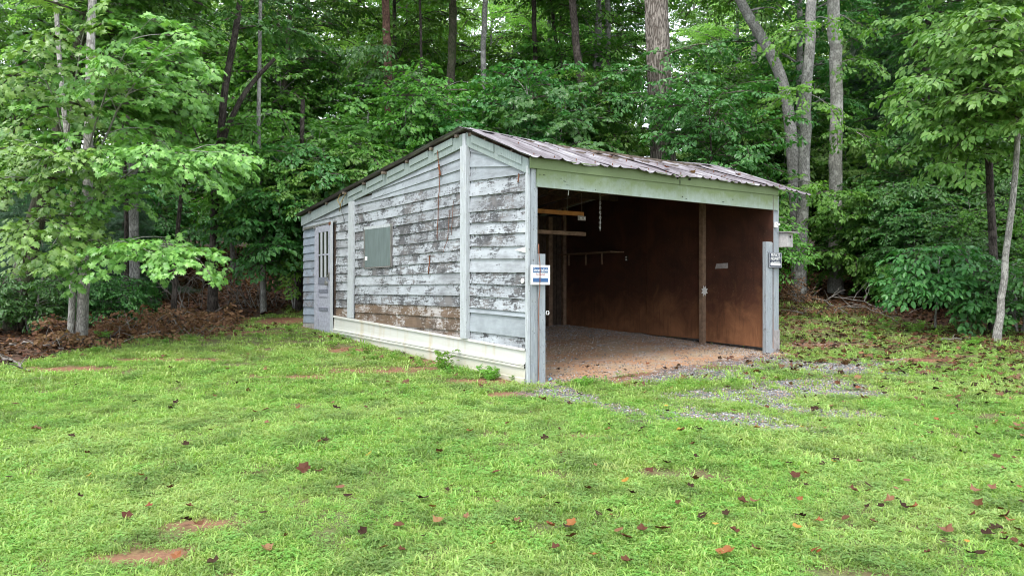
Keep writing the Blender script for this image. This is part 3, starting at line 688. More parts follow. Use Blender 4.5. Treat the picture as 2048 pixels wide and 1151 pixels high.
# small fittings and the dead vine on the siding
def tubeobj(name, P, r, mat, parent=None, n=6, cap=True, **k):
    a = Acc(); a.tube(P, r, n, cap=cap); return link(name, a.mesh(name, mat, True), parent, **k)
def side3(px, py, d): s, z = side(px, py); return (d, s, z)
def wob(P, amp, n=5):
    out = []
    for i in range(len(P) - 1):
        for j in range(n):
            q = j / n; out.append([P[i][k] + (P[i + 1][k] - P[i][k]) * q + (rs.uniform(-amp, amp) if k else rs.uniform(-.003, .001)) for k in range(3)])
    out.append(list(P[-1])); return out
tubeobj('dead_vine', wob([side3(882, 303, -.06), side3(884, 338, -.045), side3(884, 352, -.04), side3(880, 430, -.032), side3(878, 480, -.032)], .012), .006, M['vine'], shed)
tubeobj('dead_vine', wob([side3(885, 330, -.06), side3(886, 352, -.04)], .012), .013, M['vine'], shed)
tubeobj('dead_vine', wob([side3(903, 420, -.032), side3(899, 480, -.032), side3(891, 505, -.032)], .01), .004, M['vine'], shed)
tubeobj('dead_vine', wob([side3(911, 400, -.032), side3(907, 470, -.032)], .01), .003, M['vine'], shed)
tubeobj('dead_vine', wob([side3(863, 510, -.032), side3(861, 548, -.032)], .02), .009, M['vine'], shed)
tubeobj('dead_vine', wob([side3(1043, 348, -.04), side3(1041, 366, -.04)], .01), .009, M['vine'], shed)
for P in ([side3(702, 388, -.10), side3(694, 408, -.12), side3(690, 424, -.10)], [side3(693, 390, -.12), side3(690, 402, -.14), side3(693, 414, -.11)]):
    tubeobj('dry_stem', P, .008, M['straw'], shed)
tubeobj('loose_wire', [side3(690, 402, -.05), side3(688, 425, -.045), side3(691, 437, -.035), side3(692, 444, -.03)], .004, M['darkbark'], shed)
a = Acc(); a.add([side3(1034, 500, -.036), side3(1056, 494, -.036), side3(1056, 506, -.036)], [(0, 1, 2)]); a.add([side3(1034, 500, -.030), side3(1056, 494, -.030), side3(1056, 506, -.030)], [(0, 1, 2)]); link('tin_scrap', a.mesh('tin_scrap', M['white']), shed)
s_, z_ = side(1050, 562); a = Acc(); a.tube([(-.034, s_, z_), (-.045, s_, z_)], [.033, .028], 12, cap=True); link('cable_knob', a.mesh('cable_knob', M['white']), shed)

# ------------------------------------------------------------------ signs, birdhouse and fittings (things of their own)
def world_of(t, s, z): return Vector((C0[0] + Vv[0] * t + Uu[0] * s, C0[1] + Vv[1] * t + Uu[1] * s, z))
def text_part(body, size, mat, parent, loc, sx=1.0, align='CENTER'):
    cu = bpy.data.curves.new('lettering', 'FONT'); cu.body = body; cu.size = size; cu.align_x = align; cu.align_y = 'CENTER'; cu.extrude = .0006; cu.resolution_u = 2
    o = bpy.data.objects.new('lettering_tmp', cu); COL.objects.link(o)
    me = bpy.data.meshes.new_from_object(o.evaluated_get(bpy.context.evaluated_depsgraph_get())); bpy.data.objects.remove(o)
    me.materials.clear(); me.materials.append(mat); me.name = 'lettering'
    t = link('lettering', me, parent); t.location = loc; t.rotation_euler = (R(90), 0, 0); t.scale = (sx, 1, 1); return t
def plate(name, w, h, y0, y1, mat, parent, cx=0, cz=0):
    a = Acc(); a.box((cx - w / 2, y0, cz - h / 2), (cx + w / 2, y1, cz + h / 2)); return link(name, a.mesh(name, mat), parent)
tl_, zt_ = front(1061.5, 530, -.05); tr_, zb_ = front(1099.5, 569.5, -.05); w = tr_ - tl_; h = .232
sg = empty('security_sign', world_of((tl_ + tr_) / 2, -.05, (zt_ + zb_) / 2), ANG, label='blue and white square security company sign nailed to the near corner post', cat='sign')
plate('sign_board', w, h, -.004, .004, M['white'], sg)
plate('blue_band', w * .80, h * .27, -.0065, -.0045, M['blue'], sg, 0, h * .245); plate('blue_band', w * .80, h * .21, -.0065, -.0045, M['blue'], sg, 0, -h * .26)
text_part('SecurityLink', .062, M['white'], sg, (0, -.0075, h * .245), .52 * w / .21); text_part('from Ameritech', .034, M['redtext'], sg, (0, -.0055, h * .03), .62)
tl_, zt_ = front(1538, 504.5, -.06); tr_, zb_ = front(1563, 536, -.06); w = tr_ - tl_; h = zt_ - zb_
sg = empty('private_property_sign', world_of((tl_ + tr_) / 2, -.06, (zt_ + zb_) / 2), ANG, label='dark private property sign with white block lettering on the far corner post', cat='sign')
plate('sign_board', w, h, -.003, .003, M['navy'], sg)
plate('white_panel', w * .78, h * .17, -.0055, -.0035, M['white'], sg, 0, -h * .27)
for cx_, cz_, ww, hh in ((0, h * .465, w * .94, h * .012), (0, -h * .465, w * .94, h * .012), (-w * .465, 0, w * .012, h * .93), (w * .465, 0, w * .012, h * .93)): plate('border_line', ww, hh, -.0045, -.0032, M['white'], sg, cx_, cz_)
text_part('PRIVATE', .072, M['white'], sg, (0, -.006, h * .30), .55 * w / .2); text_part('PROPERTY', .072, M['white'], sg, (0, -.006, h * .06), .46 * w / .2)
text_part('NO TRESPASSING', .021, M['white'], sg, (0, -.006, -h * .12), .80 * w / .2)
# birdhouse
tb, zb = front(1567, 494.5, -.03); _, zt = front(1567, 465, -.03); hb = zt - zb
bh = empty('birdhouse', world_of(tb + .02, -.04, zb), R(-50), label='pale weathered wooden birdhouse hung on the far corner post', cat='birdhouse')
a = Acc(); bw = .125; a.hexa([(-bw, -.08, 0), (-bw, -.08, hb), (-bw, .08, 0), (-bw, .08, hb), (bw * .7, -.08, 0), (bw * .7, -.08, hb - .02), (bw * .7, .08, 0), (bw * .7, .08, hb - .02)]); link('box', a.mesh('box', M['greywood']), bh)
bh.children[0].data.materials[0] = flat_mat('pale_birdhouse_wood', (.40, .38, .38), .8, var=.2, scale=25)
a = Acc(); a.hexa([(-bw - .03, -.11, hb + .002), (-bw - .03, -.11, hb + .02), (-bw - .03, .11, hb + .002), (-bw - .03, .11, hb + .02), (bw + .05, -.11, hb - .018), (bw + .05, -.11, hb), (bw + .05, .11, hb - .018), (bw + .05, .11, hb)]); link('roof_board', a.mesh('roof_board', M['greywood']), bh)
a = Acc(); a.tube([(bw * .7 + .001, 0, hb * .68), (bw * .7 + .003, 0, hb * .68)], .02, 12, cap=True); link('entrance_hole', a.mesh('entrance_hole', M['blackhole']), bh)
# sensor box above the birdhouse
t_, z_ = front(1550.5, 450, -.02); sb = empty('sensor_box', world_of(t_, -.012, z_), ANG, label='small white sensor fitting on the far post just above the birdhouse', cat='sensor')
plate('housing', .055, .085, -.035, 0, M['white'], sb); a = Acc(); a.tube([(.02, -.036, -.005), (.045, -.06, .01)], .016, 8, cap=True); link('lamp_head', a.mesh('lamp_head', M['white']), sb); plate('button', .014, .014, -.038, -.0355, M['blackhole'], sb, 0, .01)
# screw eye ring and cable on the near posts
t_, z_ = front(1092, 626, -.03); rg = empty('screw_eye', world_of(.192, -.0, z_), ANG, label='small pale ring hook screwed into the near door jamb', cat='hook')
a = Acc(); P = [(.055 + .022 * math.cos(q), 0, .022 * math.sin(q)) for q in np.linspace(0, 2 * math.pi, 17)]; a.tube(P, .006, 6); link('ring', a.mesh('ring', M['white']), rg)
a = Acc(); a.tube([(-.02, 0, 0), (.034, 0, 0)], .004, 6); link('shank', a.mesh('shank', M['metal']), rg)
P = [world_of(.089 + rs.uniform(-.003, .003), -.058 if 1.05 < z < 1.5 else -.034, z) for z in np.linspace(.02, 1.66, 16)]
tubeobj('hanging_cable', P, .006, M['vine'], None, label='thin brown cable running down the near post across the blue sign', cat='cable')
for px_, py_ in ((1526, 591), (1526, 658)):
    t_, z_ = front(px_, py_, -.03); tubeobj('nail_peg', [world_of(4.40, -.02, z_), world_of(4.455, -.045, z_)], .005, M['metal'], None, label='bent nail in the left edge of the far door jamb, %s one' % ('upper' if py_ < 600 else 'lower'), cat='nail')
# lamp fixture under the rafters
t0_, z0_ = front(1074, 424, 1.9); t1_, z1_ = front(1168, 427, 1.9)
lf = empty('lamp_fixture', world_of(t1_ - .12, 1.9, z0_), ANG, label='long orange wooden beam fitting with a twin bulb socket plate hanging under the rafters', cat='light fixture')
a = Acc(); a.box((-(t1_ - .12) + .04, 0, -.01), (.12, .07, .05)); link('beam', a.mesh('beam', M['orangewood']), lf)
plate('socket_plate', .16, .07, -.02, -.002, M['metal'], lf, .06, -.05)
for dx in (-.035, .04):
    a = Acc(); a.tube([(.06 + dx, -.022, -.05), (.06 + dx, -.04, -.05)], .013, 8, cap=True); link('socket', a.mesh('socket', M['white']), lf)
for dx in (-.2, .1): a = Acc(); a.tube([(dx, .03, .05), (dx, .03, .35)], .004, 5); link('hanger', a.mesh('hanger', M['metal']), lf)
# hanging chain: single links
t_, zc1 = front(1200, 380, .5); _, zc0 = front(1200, 462, .5)
ch = empty('hanging_chain', world_of(t_, .5, zc0), ANG, label='rusty chain hanging from the roof inside the open bay', cat='chain')
nl = 17; hl = (zc1 - zc0) / nl
lm = None
for i in range(nl):
    if lm is None:
        a = Acc(); P = [(.012 * math.cos(q), 0, (hl * .62) * math.sin(q)) for q in np.linspace(0, 2 * math.pi, 13)]; a.tube(P, .0045, 5); lm = a.mesh('chain_link', M['metal'])
    o = link('chain_link', lm, ch); o.location = (rs.uniform(-.003, .003), 0, hl * (i + .5)); o.rotation_euler = (0, 0, (i % 2) * R(90) + R(45))
t_, z_ = front(1138, 383, .02); tubeobj('hanging_string', [world_of(t_, .03, z_ + .06), world_of(t_ + .004, .03, z_), world_of(t_ - .006, .03, z_ - .05)], .004, M['white'], None, label='short white string dangling from the header near the left of the opening', cat='string')

# ------------------------------------------------------------------ foliage generator
def leaf_shape(kind):
    """vertices (x side, y along, z normal) and faces of one leaf, unit length"""
    if kind == 'kite':
        V = [(0, 0, 0), (-.33, .42, .07), (0, 1, -.06), (.33, .42, .07)]; Fc = [(0, 2, 1), (0, 3, 2)]
    elif kind == 'oval':
        V = [(0, 0, 0), (-.27, .28, .05), (-.24, .66, .02), (0, 1, -.12), (.24, .66, .02), (.27, .28, .05)]; Fc = [(0, 3, 2, 1), (0, 5, 4, 3)]
    elif kind == 'maple':
        o = [(0, 0), (-.30, -.04), (-.24, .16), (-.56, .34), (-.27, .46), (-.30, .74), (-.10, .66), (0, 1.0), (.10, .66), (.30, .74), (.27, .46), (.56, .34), (.24, .16), (.30, -.04)]
        V = [(x, y, -.28 * x * x + .02 - .10 * y * y) for x, y in o] + [(0, .34, .05)]; n = len(o); Fc = [((i + 1) % n, i, n) for i in range(n)]
    elif kind == 'oak':
        o = [(0, 0), (-.12, .15), (-.30, .30), (-.16, .40), (-.36, .62), (-.14, .70), (0, 1), (.14, .70), (.36, .62), (.16, .40), (.30, .30), (.12, .15)]
        V = [(x, y, -.2 * x * x - .10 * y * y) for x, y in o] + [(0, .45, .04)]; n = len(o); Fc = [((i + 1) % n, i, n) for i in range(n)]
    elif kind == 'compound':
        V, Fc = [], []
        for k, (ang, y0, L) in enumerate([(0, .42, .62), (50, .36, .5), (-50, .36, .5), (62, .16, .4), (-62, .16, .4)]):
            c, s = math.cos(R(ang)), math.sin(R(ang)); b0 = len(V)
            for x, y, z in [(0, 0, 0), (-.17, .4, .03), (-.12, .75, 0), (0, 1, -.12), (.12, .75, 0), (.17, .4, .03)]:
                x, y = x * L, y * L; V.append((x * c + y * s, -x * s + y * c + y0, z * L - .1 * abs(s)))
            Fc += [(b0, b0 + 3, b0 + 2, b0 + 1), (b0, b0 + 5, b0 + 4, b0 + 3)]
    elif kind == 'needle':
        V, Fc = [], []; r = random.Random(5)
        for k in range(22):
            a = r.uniform(0, 2 * math.pi); d = Vector((math.cos(a) * r.uniform(.5, 1), r.uniform(.1, 1.1), math.sin(a) * r.uniform(.5, 1))).normalized() * r.uniform(.6, 1)
            y0 = r.uniform(0, .7); w = Vector((d.y, -d.x, 0)).normalized() * .014; b0 = len(V)
            V += [tuple(Vector((0, y0, 0)) + w), tuple(Vector((0, y0, 0)) - w), tuple(Vector((0, y0, 0)) + d)]; Fc.append((b0, b0 + 1, b0 + 2))
    return np.array(V, float), np.array(Fc)
def rotm(d, up, rng, tilt=.35):
    """frames with y axis along d, z axis close to up"""
    d = d / (np.linalg.norm(d, axis=1)[:, None] + 1e-9)
    u = up + rng.normal(0, tilt, d.shape); x = np.cross(d, u); x /= np.linalg.norm(x, axis=1)[:, None] + 1e-9
    z = np.cross(x, d); return np.stack([x, d, z], -1)
def spray(rng, L=.7, leaf=.12, nside=6, nl=4, spread=52, tilt=.35):
    """one flattish leafy twig: leaf positions, frames, sizes, twig lines"""
    pos, dr, tw = [], [], []
    def axis(p0, d, length, n, depth):
        d = d / np.linalg.norm(d); pts = [p0]; p = p0.copy(); dd = d.copy()
        for i in range(n):
            dd = dd + np.array([0, 0, -.05]) + rng.normal(0, .05, 3); dd /= np.linalg.norm(dd)
            p = p + dd * length / n; pts.append(p.copy())
            if depth or i > 0:
                sgn = 1 if i % 2 else -1; a = R(rng.uniform(35, 65)) * sgn
                ld = np.array([dd[0] * math.cos(a) - dd[1] * math.sin(a), dd[0] * math.sin(a) + dd[1] * math.cos(a), dd[2] - rng.uniform(.05, .75)])
                pos.append(p.copy()); dr.append(ld)
        pos.append(p.copy()); dr.append(dd + np.array([0, 0, -.3]))
        tw.append(pts); return pts
    main = axis(np.zeros(3), np.array([0, 1, .08]), L, nside + 1, 0)
    for i in range(nside):
        q = main[i + 1]; sgn = 1 if i % 2 else -1; a = R(rng.uniform(spread - 14, spread + 14)) * sgn
        ln = L * (.55 - .35 * i / nside) * rng.uniform(.8, 1.2); axis(q, np.array([math.sin(a), math.cos(a), rng.uniform(-.1, .12)]), ln, nl, 1)
    pos, dr = np.array(pos), np.array(dr)
    Rm = rotm(dr, np.array([0, 0, 1.]), rng, tilt)
    return pos, Rm, leaf * rng.uniform(.65, 1.15, len(pos)), tw
class Crown:
    def __init__(s, kind, leaf, seed, nvar=5, **k):
        s.rng = np.random.default_rng(seed); s.kind = kind; s.var = [spray(s.rng, leaf=leaf, **k) for _ in range(nvar)]
        s.P = []; s.D = []; s.S = []
    def add(s, p, d, sc=1.0): s.P.append(p); s.D.append(d); s.S.append(sc)
    def build(s, acc, up_bias=.0, twigs=True, out=(0, 0, 0)):
        P, D, S = np.array(s.P), np.array(s.D), np.array(s.S); rng = s.rng
        up = np.tile(np.array([0, 0, 1.]), (len(P), 1)) + np.array(out)
        Fm = rotm(D, up, rng, .22); V0, F0 = leaf_shape(s.kind); ch = rng.integers(0, len(s.var), len(P))
        for k, (pos, Rm, sz, tw) in enumerate(s.var):
            I = np.where(ch == k)[0]
            if len(I) == 0: continue
            Wp = P[I][:, None, :] + S[I][:, None, None] * np.einsum('sij,nj->sni', Fm[I], pos)
            Wr = np.einsum('sij,njk->snik', Fm[I], Rm); sc = (S[I][:, None] ** .5) * sz[None, :] * rng.uniform(.85, 1.15, (len(I), len(sz)))
            Wp = Wp.reshape(-1, 3); Wr = Wr.reshape(-1, 3, 3); sc = sc.ravel()
            V = Wp[:, None, :] + sc[:, None, None] * np.einsum('nij,mj->nmi', Wr, V0)
            m = len(V0); Fc = (F0[None] + (np.arange(len(Wp)) * m)[:, None, None]).reshape(-1, F0.shape[1])
            acc.add(V.reshape(-1, 3), Fc, 0)
            if twigs:
                for pts in tw[:1 + (len(tw) - 1) // 2 * (twigs == 2)]:
                    pts = np.array(pts); a = pts[0]; b = pts[-1]; w = .004
                    tri = np.array([a + [w, 0, 0], a - [w, 0, 0], pts[len(pts) // 2] + [0, 0, .006], b])
                    TV = P[I][:, None, :] + S[I][:, None, None] * np.einsum('sij,nj->sni', Fm[I], tri)
                    acc.add(TV.reshape(-1, 3), (np.array([[0, 1, 3], [0, 2, 3]])[None] + (np.arange(len(I)) * 4)[:, None, None]).reshape(-1, 3), 1)
def curve(p0, p1, sag, n, rng, wob_=.03):
    p0, p1 = np.array(p0, float), np.array(p1, float); q = np.linspace(0, 1, n)[:, None]; L = np.linalg.norm(p1 - p0)
    P = p0 + (p1 - p0) * q; P[:, 2] += (4 * q * (1 - q))[:, 0] * sag * L
    P[1:-1] += rng.normal(0, wob_ * L / n, (n - 2, 3)); return P
def limb(acc, crown, p0, p1, r0, rng, sag=.12, step=.28, sub=True, spr=1.0, start=.25, fork=.5, mat=0):
    """a limb from p0 to p1 with side branches, sprays along all of them"""
    L = float(np.linalg.norm(np.array(p1) - np.array(p0))); n = max(5, int(L / .35)); P = curve(p0, p1, sag, n, rng)
    acc.tube(P, np.linspace(r0, max(.004, r0 * .15), n), 6 if r0 > .02 else 4, mat)
    def sprays(Q, st, sc):
        T = np.gradient(Q, axis=0); cum = np.concatenate([[0], np.cumsum(np.linalg.norm(np.diff(Q, axis=0), axis=1))])
        d = st * cum[-1]; sg = 1
        while d < cum[-1]:
            i = min(len(Q) - 2, int(np.searchsorted(cum, d) - 1)); i = max(i, 0); f = (d - cum[i]) / (cum[i + 1] - cum[i] + 1e-9)
            p = Q[i] + (Q[i + 1] - Q[i]) * f; t = T[i] / (np.linalg.norm(T[i]) + 1e-9); a = R(rng.uniform(25, 75)) * sg
            dd = np.array([t[0] * math.cos(a) - t[1] * math.sin(a), t[0] * math.sin(a) + t[1] * math.cos(a), t[2] * .4 + rng.uniform(-.30, .12)])
            crown.add(p, dd, sc * rng.uniform(.75, 1.2)); sg = -sg; d += step * rng.uniform(.6, 1.3)
        crown.add(Q[-1], T[-1] + np.array([0, 0, -.1]), sc)
    sprays(P, start, spr)
    if sub and L > .9:
        k = max(2, int(L / .55)); T = P[-1] - P[0]; T = T / np.linalg.norm(T)
        for j in range(k):
            q = .22 + .7 * j / k; i = int(q * (n - 1)); a = R(rng.uniform(35, 65)) * (1 if j % 2 else -1); l2 = L * fork * (1 - .6 * q) * rng.uniform(.7, 1.2)
            d = np.array([T[0] * math.cos(a) - T[1] * math.sin(a), T[0] * math.sin(a) + T[1] * math.cos(a), T[2] * .5 + rng.uniform(-.15, .2)]) * l2
            Q = curve(P[i], P[i] + d, .08, 5, rng); acc.tube(Q, np.linspace(r0 * .4, .004, 5), 4, mat); sprays(Q, .2, spr)
def trunk_geo(acc, P, r0, r1, rng, sides=12, rough=.035, flare=1.35):
    P = np.array(P, float); n = max(8, int(np.linalg.norm(P[-1] - P[0]) / .45)); q = np.linspace(0, 1, n); k = np.linspace(0, 1, len(P))
    # smooth resample
    S = np.stack([np.interp(q, k, P[:, c]) for c in range(3)], 1)
    for _ in range(2): S[1:-1] = (S[:-2] + S[1:-1] * 2 + S[2:]) / 4
    L = np.linalg.norm(P[-1] - P[0]); S[1:-1, :2] += rng.normal(0, .006 * (1 + r0 * 2), (n - 2, 2))
    rad = r0 + (r1 - r0) * q; rad = rad * (1 + (flare - 1) * np.exp(-q * L / .35))
    S[0, 2] -= .25; acc.tube(S, rad, sides, rough=rough, rng=rng); return S
def std_tree(seed, H, h0, Rr, kind, leaf, nb, r0, step=.34, spr=1.0, lean=0, pine=False, fork=.5, sag=.10):
    """a whole tree as two meshes with its foot at the origin"""
    rng = np.random.default_rng(seed); tr, cr = Acc(), Acc()
    P = [(0, 0, 0), (rng.normal(0, .1), rng.normal(0, .1), H * .35), (lean + rng.normal(0, .2), rng.normal(0, .2), H * .7), (lean * 1.5, 0, H)]
    S = trunk_geo(tr, P, r0, r0 * .25, rng); C = Crown(kind, leaf, seed + 1, **({'L': .7} if not pine else {'L': .6, 'nl': 5, 'tilt': .8}))
    for i in range(nb):
        q = (i + rng.uniform(0, 1)) / nb; h = h0 + (H - h0) * q; az = i * 2.399 + rng.uniform(-.4, .4)
        prof = (1 - q) ** .8 if pine else math.sin(math.pi * (.12 + .82 * q)) ** .6
        L = Rr * max(.15, prof) * rng.uniform(.65, 1.15); up = (-.05 if pine else .25 + .5 * q) * L
        p0 = np.array([np.interp(h, S[:, 2], S[:, c]) for c in (0, 1)] + [h])
        limb(tr, C, p0, p0 + np.array([math.cos(az) * L, math.sin(az) * L, up]), max(.012, r0 * .28 * (1 - q * .6)), rng, sag, step, True, spr, .2, fork)
    C.build(cr, twigs=1); return tr, cr
def split(name, tr, cr, bark, leafm):
    return tr.mesh(name + '_trunk', bark, True), cr.mesh(name + '_crown', [leafm, M['twig']])
def plant(name, tm, cm, loc, rz, sc, label, cat, group=None, bark=None, leafm=None, root=None):
    e = empty(name, loc, rz, label=label, cat=cat, group=group); e.scale = (sc if isinstance(sc, tuple) else (sc, sc, sc))
    if tm is not None:
        t = link('trunk' if cat != 'shrub' else 'stem', tm, e)
        if bark: t.material_slots[0].link = 'OBJECT'; t.material_slots[0].material = bark
    c = link('crown' if cat != 'shrub' else 'foliage', cm, e)
    if leafm: c.material_slots[0].link = 'OBJECT'; c.material_slots[0].material = leafm
    return e

# tree kinds shared by the trees farther back
KT = []
for i, (H, h0, Rr, kind, leaf, nb, r0) in enumerate([(13, 4.0, 2.5, 'kite', .14, 22, .13), (15, 5.5, 2.8, 'kite', .15, 22, .16), (5.6, .9, 1.7, 'oval', .13, 26, .05), (16, 6.0, 3.0, 'kite', .15, 24, .18)]):
    KT.append(split('forest_tree', *std_tree(100 + i, H, h0, Rr, kind, leaf, nb, r0, step=.42, spr=1.15), M['greybark'], M['mid']))
KS = []
for i, (H, Rr, kind, leaf) in enumerate([(3.4, 1.35, 'oval', .12), (2.6, 1.3, 'kite', .10), (4.4, 1.5, 'maple', .12), (1.5, .95, 'oval', .11)]):
    rng = np.random.default_rng(200 + i); tr, cr = Acc(), Acc(); C = Crown(kind, leaf, 300 + i, L=.6, nside=5)
    for k in range(4):
        az = k * 1.7; P = [(0, 0, -.1), (math.cos(az) * .15 * H * .3, math.sin(az) * .15 * H * .3, H * .5), (math.cos(az) * Rr * .35, math.sin(az) * Rr * .35, H * .95)]
        tr.tube(curve(P[0], P[2], 0, 7, rng, .1), np.linspace(.022, .006, 7), 5)
        for j in range(12):
            h = H * (.24 + .74 * j / 12); L = Rr * math.sin(math.pi * (.15 + .75 * h / H)) * rng.uniform(.5, 1.1); a2 = az + rng.uniform(-1.0, 1.0)
            p0 = np.array([math.cos(az) * Rr * .35 * h / H, math.sin(az) * Rr * .35 * h / H, h]); limb(tr, C, p0, p0 + np.array([math.cos(a2) * L, math.sin(a2) * L, L * .2]), .008, rng, .1, .26, L > .8, .9, .15)
    C.build(cr); KS.append(split('understory_shrub', tr, cr, M['greybark'], M['deep']))
KP = split('pine', *std_tree(150, 11, .6, 2.3, 'needle', .17, 60, .12, step=.34, pine=True, fork=.45, sag=.02), M['darkbark'], M['pine'])
KP2 = split('pine', *std_tree(151, 4.5, .3, 1.9, 'needle', .17, 34, .06, step=.32, pine=True, fork=.45, sag=.02), M['darkbark'], M['pine'])

# ------------------------------------------------------------------ trees traced from the photograph
def hero(name, pts, Y, w0, w1, bark, label, limbs=(), leafm=None, kind='maple', leaf=.13, step=.27, spr=1.0, sides=12, rough=.035, extra=(), auto=0, autoR=1.8, autoh=(3, 9), seed=1, front_bias=.0, foot=True, group=None, fork=.5, sagg=.10, flare=1.35):
    """pts: (px, py[, dY]) foot first; widths in metres; limbs: (py on trunk, px, py, Y of the tip, radius)"""
    rng = np.random.default_rng(seed); W = [at(p[0], p[1], Y + (p[2] if len(p) > 2 else 0)) for p in pts]
    if foot: W[0].z = min(W[0].z, gh(W[0].x, W[0].y) + .02)
    o = Vector((W[0].x, W[0].y, gh(W[0].x, W[0].y))); P = [np.array(w - o) for w in W]
    e = empty(name, o, 0, label=label, cat='tree', group=group); tr, cr = Acc(), Acc(); S = trunk_geo(tr, P, w0 / 2, w1 / 2, rng, sides, rough, flare)
    C = Crown(kind, leaf, seed + 5)
    def on_trunk(z): return np.array([np.interp(z, S[:, 2], S[:, c]) for c in (0, 1)] + [z])
    for lb in limbs:
        py0, px1, py1, Y1, r = lb[:5]; z0 = at(0, py0, Y).z - o.z; p0 = on_trunk(min(z0, S[-1, 2]))
        limb(tr, C, p0, np.array(at(px1, py1, Y1) - o), r, rng, sagg, step, True, spr, lb[5] if len(lb) > 5 else .25, fork)
    for i in range(auto):
        q = (i + rng.uniform(0, 1)) / auto; h = autoh[0] + (autoh[1] - autoh[0]) * q; az = i * 2.399 + rng.uniform(-.4, .4); L = autoR * rng.uniform(.6, 1.15) * math.sin(math.pi * (.2 + .7 * q)) ** .5
        p0 = on_trunk(min(h, S[-1, 2])); limb(tr, C, p0, p0 + np.array([math.cos(az) * L, math.sin(az) * L - front_bias * L * .5, L * (.15 + .3 * q)]), max(.012, w0 * .12), rng, sagg, step * 1.2, True, spr, .2, fork)
    for ex in extra:      # extra stems: list of points, w0, w1
        trunk_geo(tr, [np.array(at(p[0], p[1], Y + (p[2] if len(p) > 2 else 0)) - o) for p in ex[0]], ex[1] / 2, ex[2] / 2, rng, 9, rough, 1.0)
    link('trunk', tr.mesh('trunk', bark, True), e)
    if C.P: C.build(cr, twigs=1, out=(0, -front_bias, 0)); link('crown', cr.mesh('crown', [leafm or M['mid'], M['twig']]), e)
    return e
# left: the bright maples leaning out over the lawn
hero('maple_tree', [(160, 690), (168, 560), (174, 400), (180, 200), (186, -60), (190, -500)], 12.7, .195, .10, M['palebark'],
     'thick pale grey maple trunk of the leafy pair nearest the left edge of the lawn',
     [(360, 350, 85, 10.8, .022, .5), (300, 300, 40, 10.6, .02, .5), (420, 450, 305, 11.0, .022, .55), (400, 350, 315, 11.2, .02, .5), (440, 285, 350, 11.6, .018, .5),
      (540, 400, 520, 10.9, .022, .45), (545, 300, 505, 10.8, .018, .4), ],
     M['maple'], 'maple', .12, .40, .85, seed=11, auto=8, autoR=1.6, autoh=(7, 12), front_bias=.3, fork=.32, flare=1.08)
hero('maple_tree', [(139, 695), (146, 560), (150, 400), (130, 250), (110, 0), (100, -400)], 12.6, .11, .06, M['palebark'],
     'slim pale maple stem close to the left of the thicker one',
     [(380, 50, 290, 10.6, .02, .5), (390, 150, 300, 10.8, .018, .5), (300, 60, 105, 10.8, .018, .5), (480, 60, 450, 10.4, .018, .5), (500, 105, 490, 10.6, .014, .45), (420, -10, 360, 10.4, .018, .6), (280, 180, 20, 10.8, .018, .5)],
     M['maple'], 'maple', .125, .42, .85, seed=12, auto=6, autoR=1.4, autoh=(7, 11), front_bias=.3, fork=.32, flare=1.08)
hero('forest_tree', [(268, 632), (268, 500), (266, 300), (262, 80), (258, -300)], 15.6, .21, .13, M['greybark'],
     'straight grey trunk rising behind the brown dead brush at left', [(60, 330, 90, 14.4, .02), (0, 200, 20, 14.4, .02), (110, 380, 190, 14.4, .02), (200, 190, 210, 14.4, .02), (240, 330, 260, 14.5, .02)], M['mid'], 'maple', .14, seed=13, auto=12, autoR=2.2, autoh=(5.5, 12))
hero('forest_tree', [(254, 640), (253, 500), (250, 330), (246, 60)], 16.2, .10, .07, M['darkbark'], 'thin dark stem right behind the straight grey trunk at left', auto=8, autoR=1.6, autoh=(4.5, 9), leafm=M['mid'], kind='oval', seed=14)
hero('forest_tree', [(28, 665), (44, 560), (70, 440), (108, 320), (150, 150), (200, -100)], 14.6, .42, .22, M['mossbark'], 'big dark mossy trunk leaning right near the left edge', [(300, 20, 260, 13.4, .03), (200, 240, 240, 13.4, .03), (330, 60, 330, 13.2, .02), (120, 60, 120, 13.4, .02)], M['mid'], 'maple', .15, seed=15, auto=10, autoR=2.4, autoh=(5, 11))
hero('forked_tree', [(425, 600), (428, 420), (440, 282), (452, 160), (478, 30), (500, -200)], 16.6, .20, .11, M['darkbark'], 'dark tree forking into two limbs beside the shed roof', [(60, 610, 70, 17.2, .02, .5), (0, 540, 10, 17.2, .02, .5)], M['deep'], 'oak', .15, seed=16, auto=5, autoR=2.2, autoh=(9, 12),
     extra=[([(440, 285), (470, 220), (505, 160), (550, 118)], .14, .08), ([(425, 330), (400, 290), (385, 250)], .06, .03)])
hero('curved_sapling', [(345, 610), (355, 450), (366, 358), (380, 332), (430, 318)], 15.5, .10, .05, M['darkbark'], 'short dark sapling whose top bends sharply right over dead branches', [(345, 440, 310, 14.6, .012), (340, 420, 350, 14.4, .012)], M['maple'], 'maple', .13, seed=17)
hero('young_tree', [(528, 603), (524, 500), (518, 400), (517, 250), (520, 60), (524, -160)], 17.2, .13, .07, M['greybark'], 'slim young tree with pale bark standing alone left of the shed', [(300, 560, 330, 16.4, .012), (330, 470, 360, 16.4, .012), (300, 440, 330, 16.6, .012), (395, 480, 415, 16.6, .008, .6), (380, 430, 400, 16.6, .008, .6)], M['mid'], 'oval', .13, seed=18, auto=7, autoR=1.1, autoh=(3.0, 4.6))
hero('forest_tree', [(597, 640), (600, 540), (603, 420), (606, 200)], 17.6, .17, .1, M['darkbark'], 'dark trunk half hidden by the rear left corner of the shed', [(380, 575, 375, 16.2, .014), (400, 590, 400, 16.0, .012), (350, 625, 385, 16.4, .014), (480, 585, 530, 16.8, .008, .6), (540, 590, 560, 16.8, .006, .6), (340, 600, 340, 16.2, .014)], M['lime'], 'oval', .12, .3, .7, seed=19, auto=0, autoR=1.2, autoh=(3, 7))
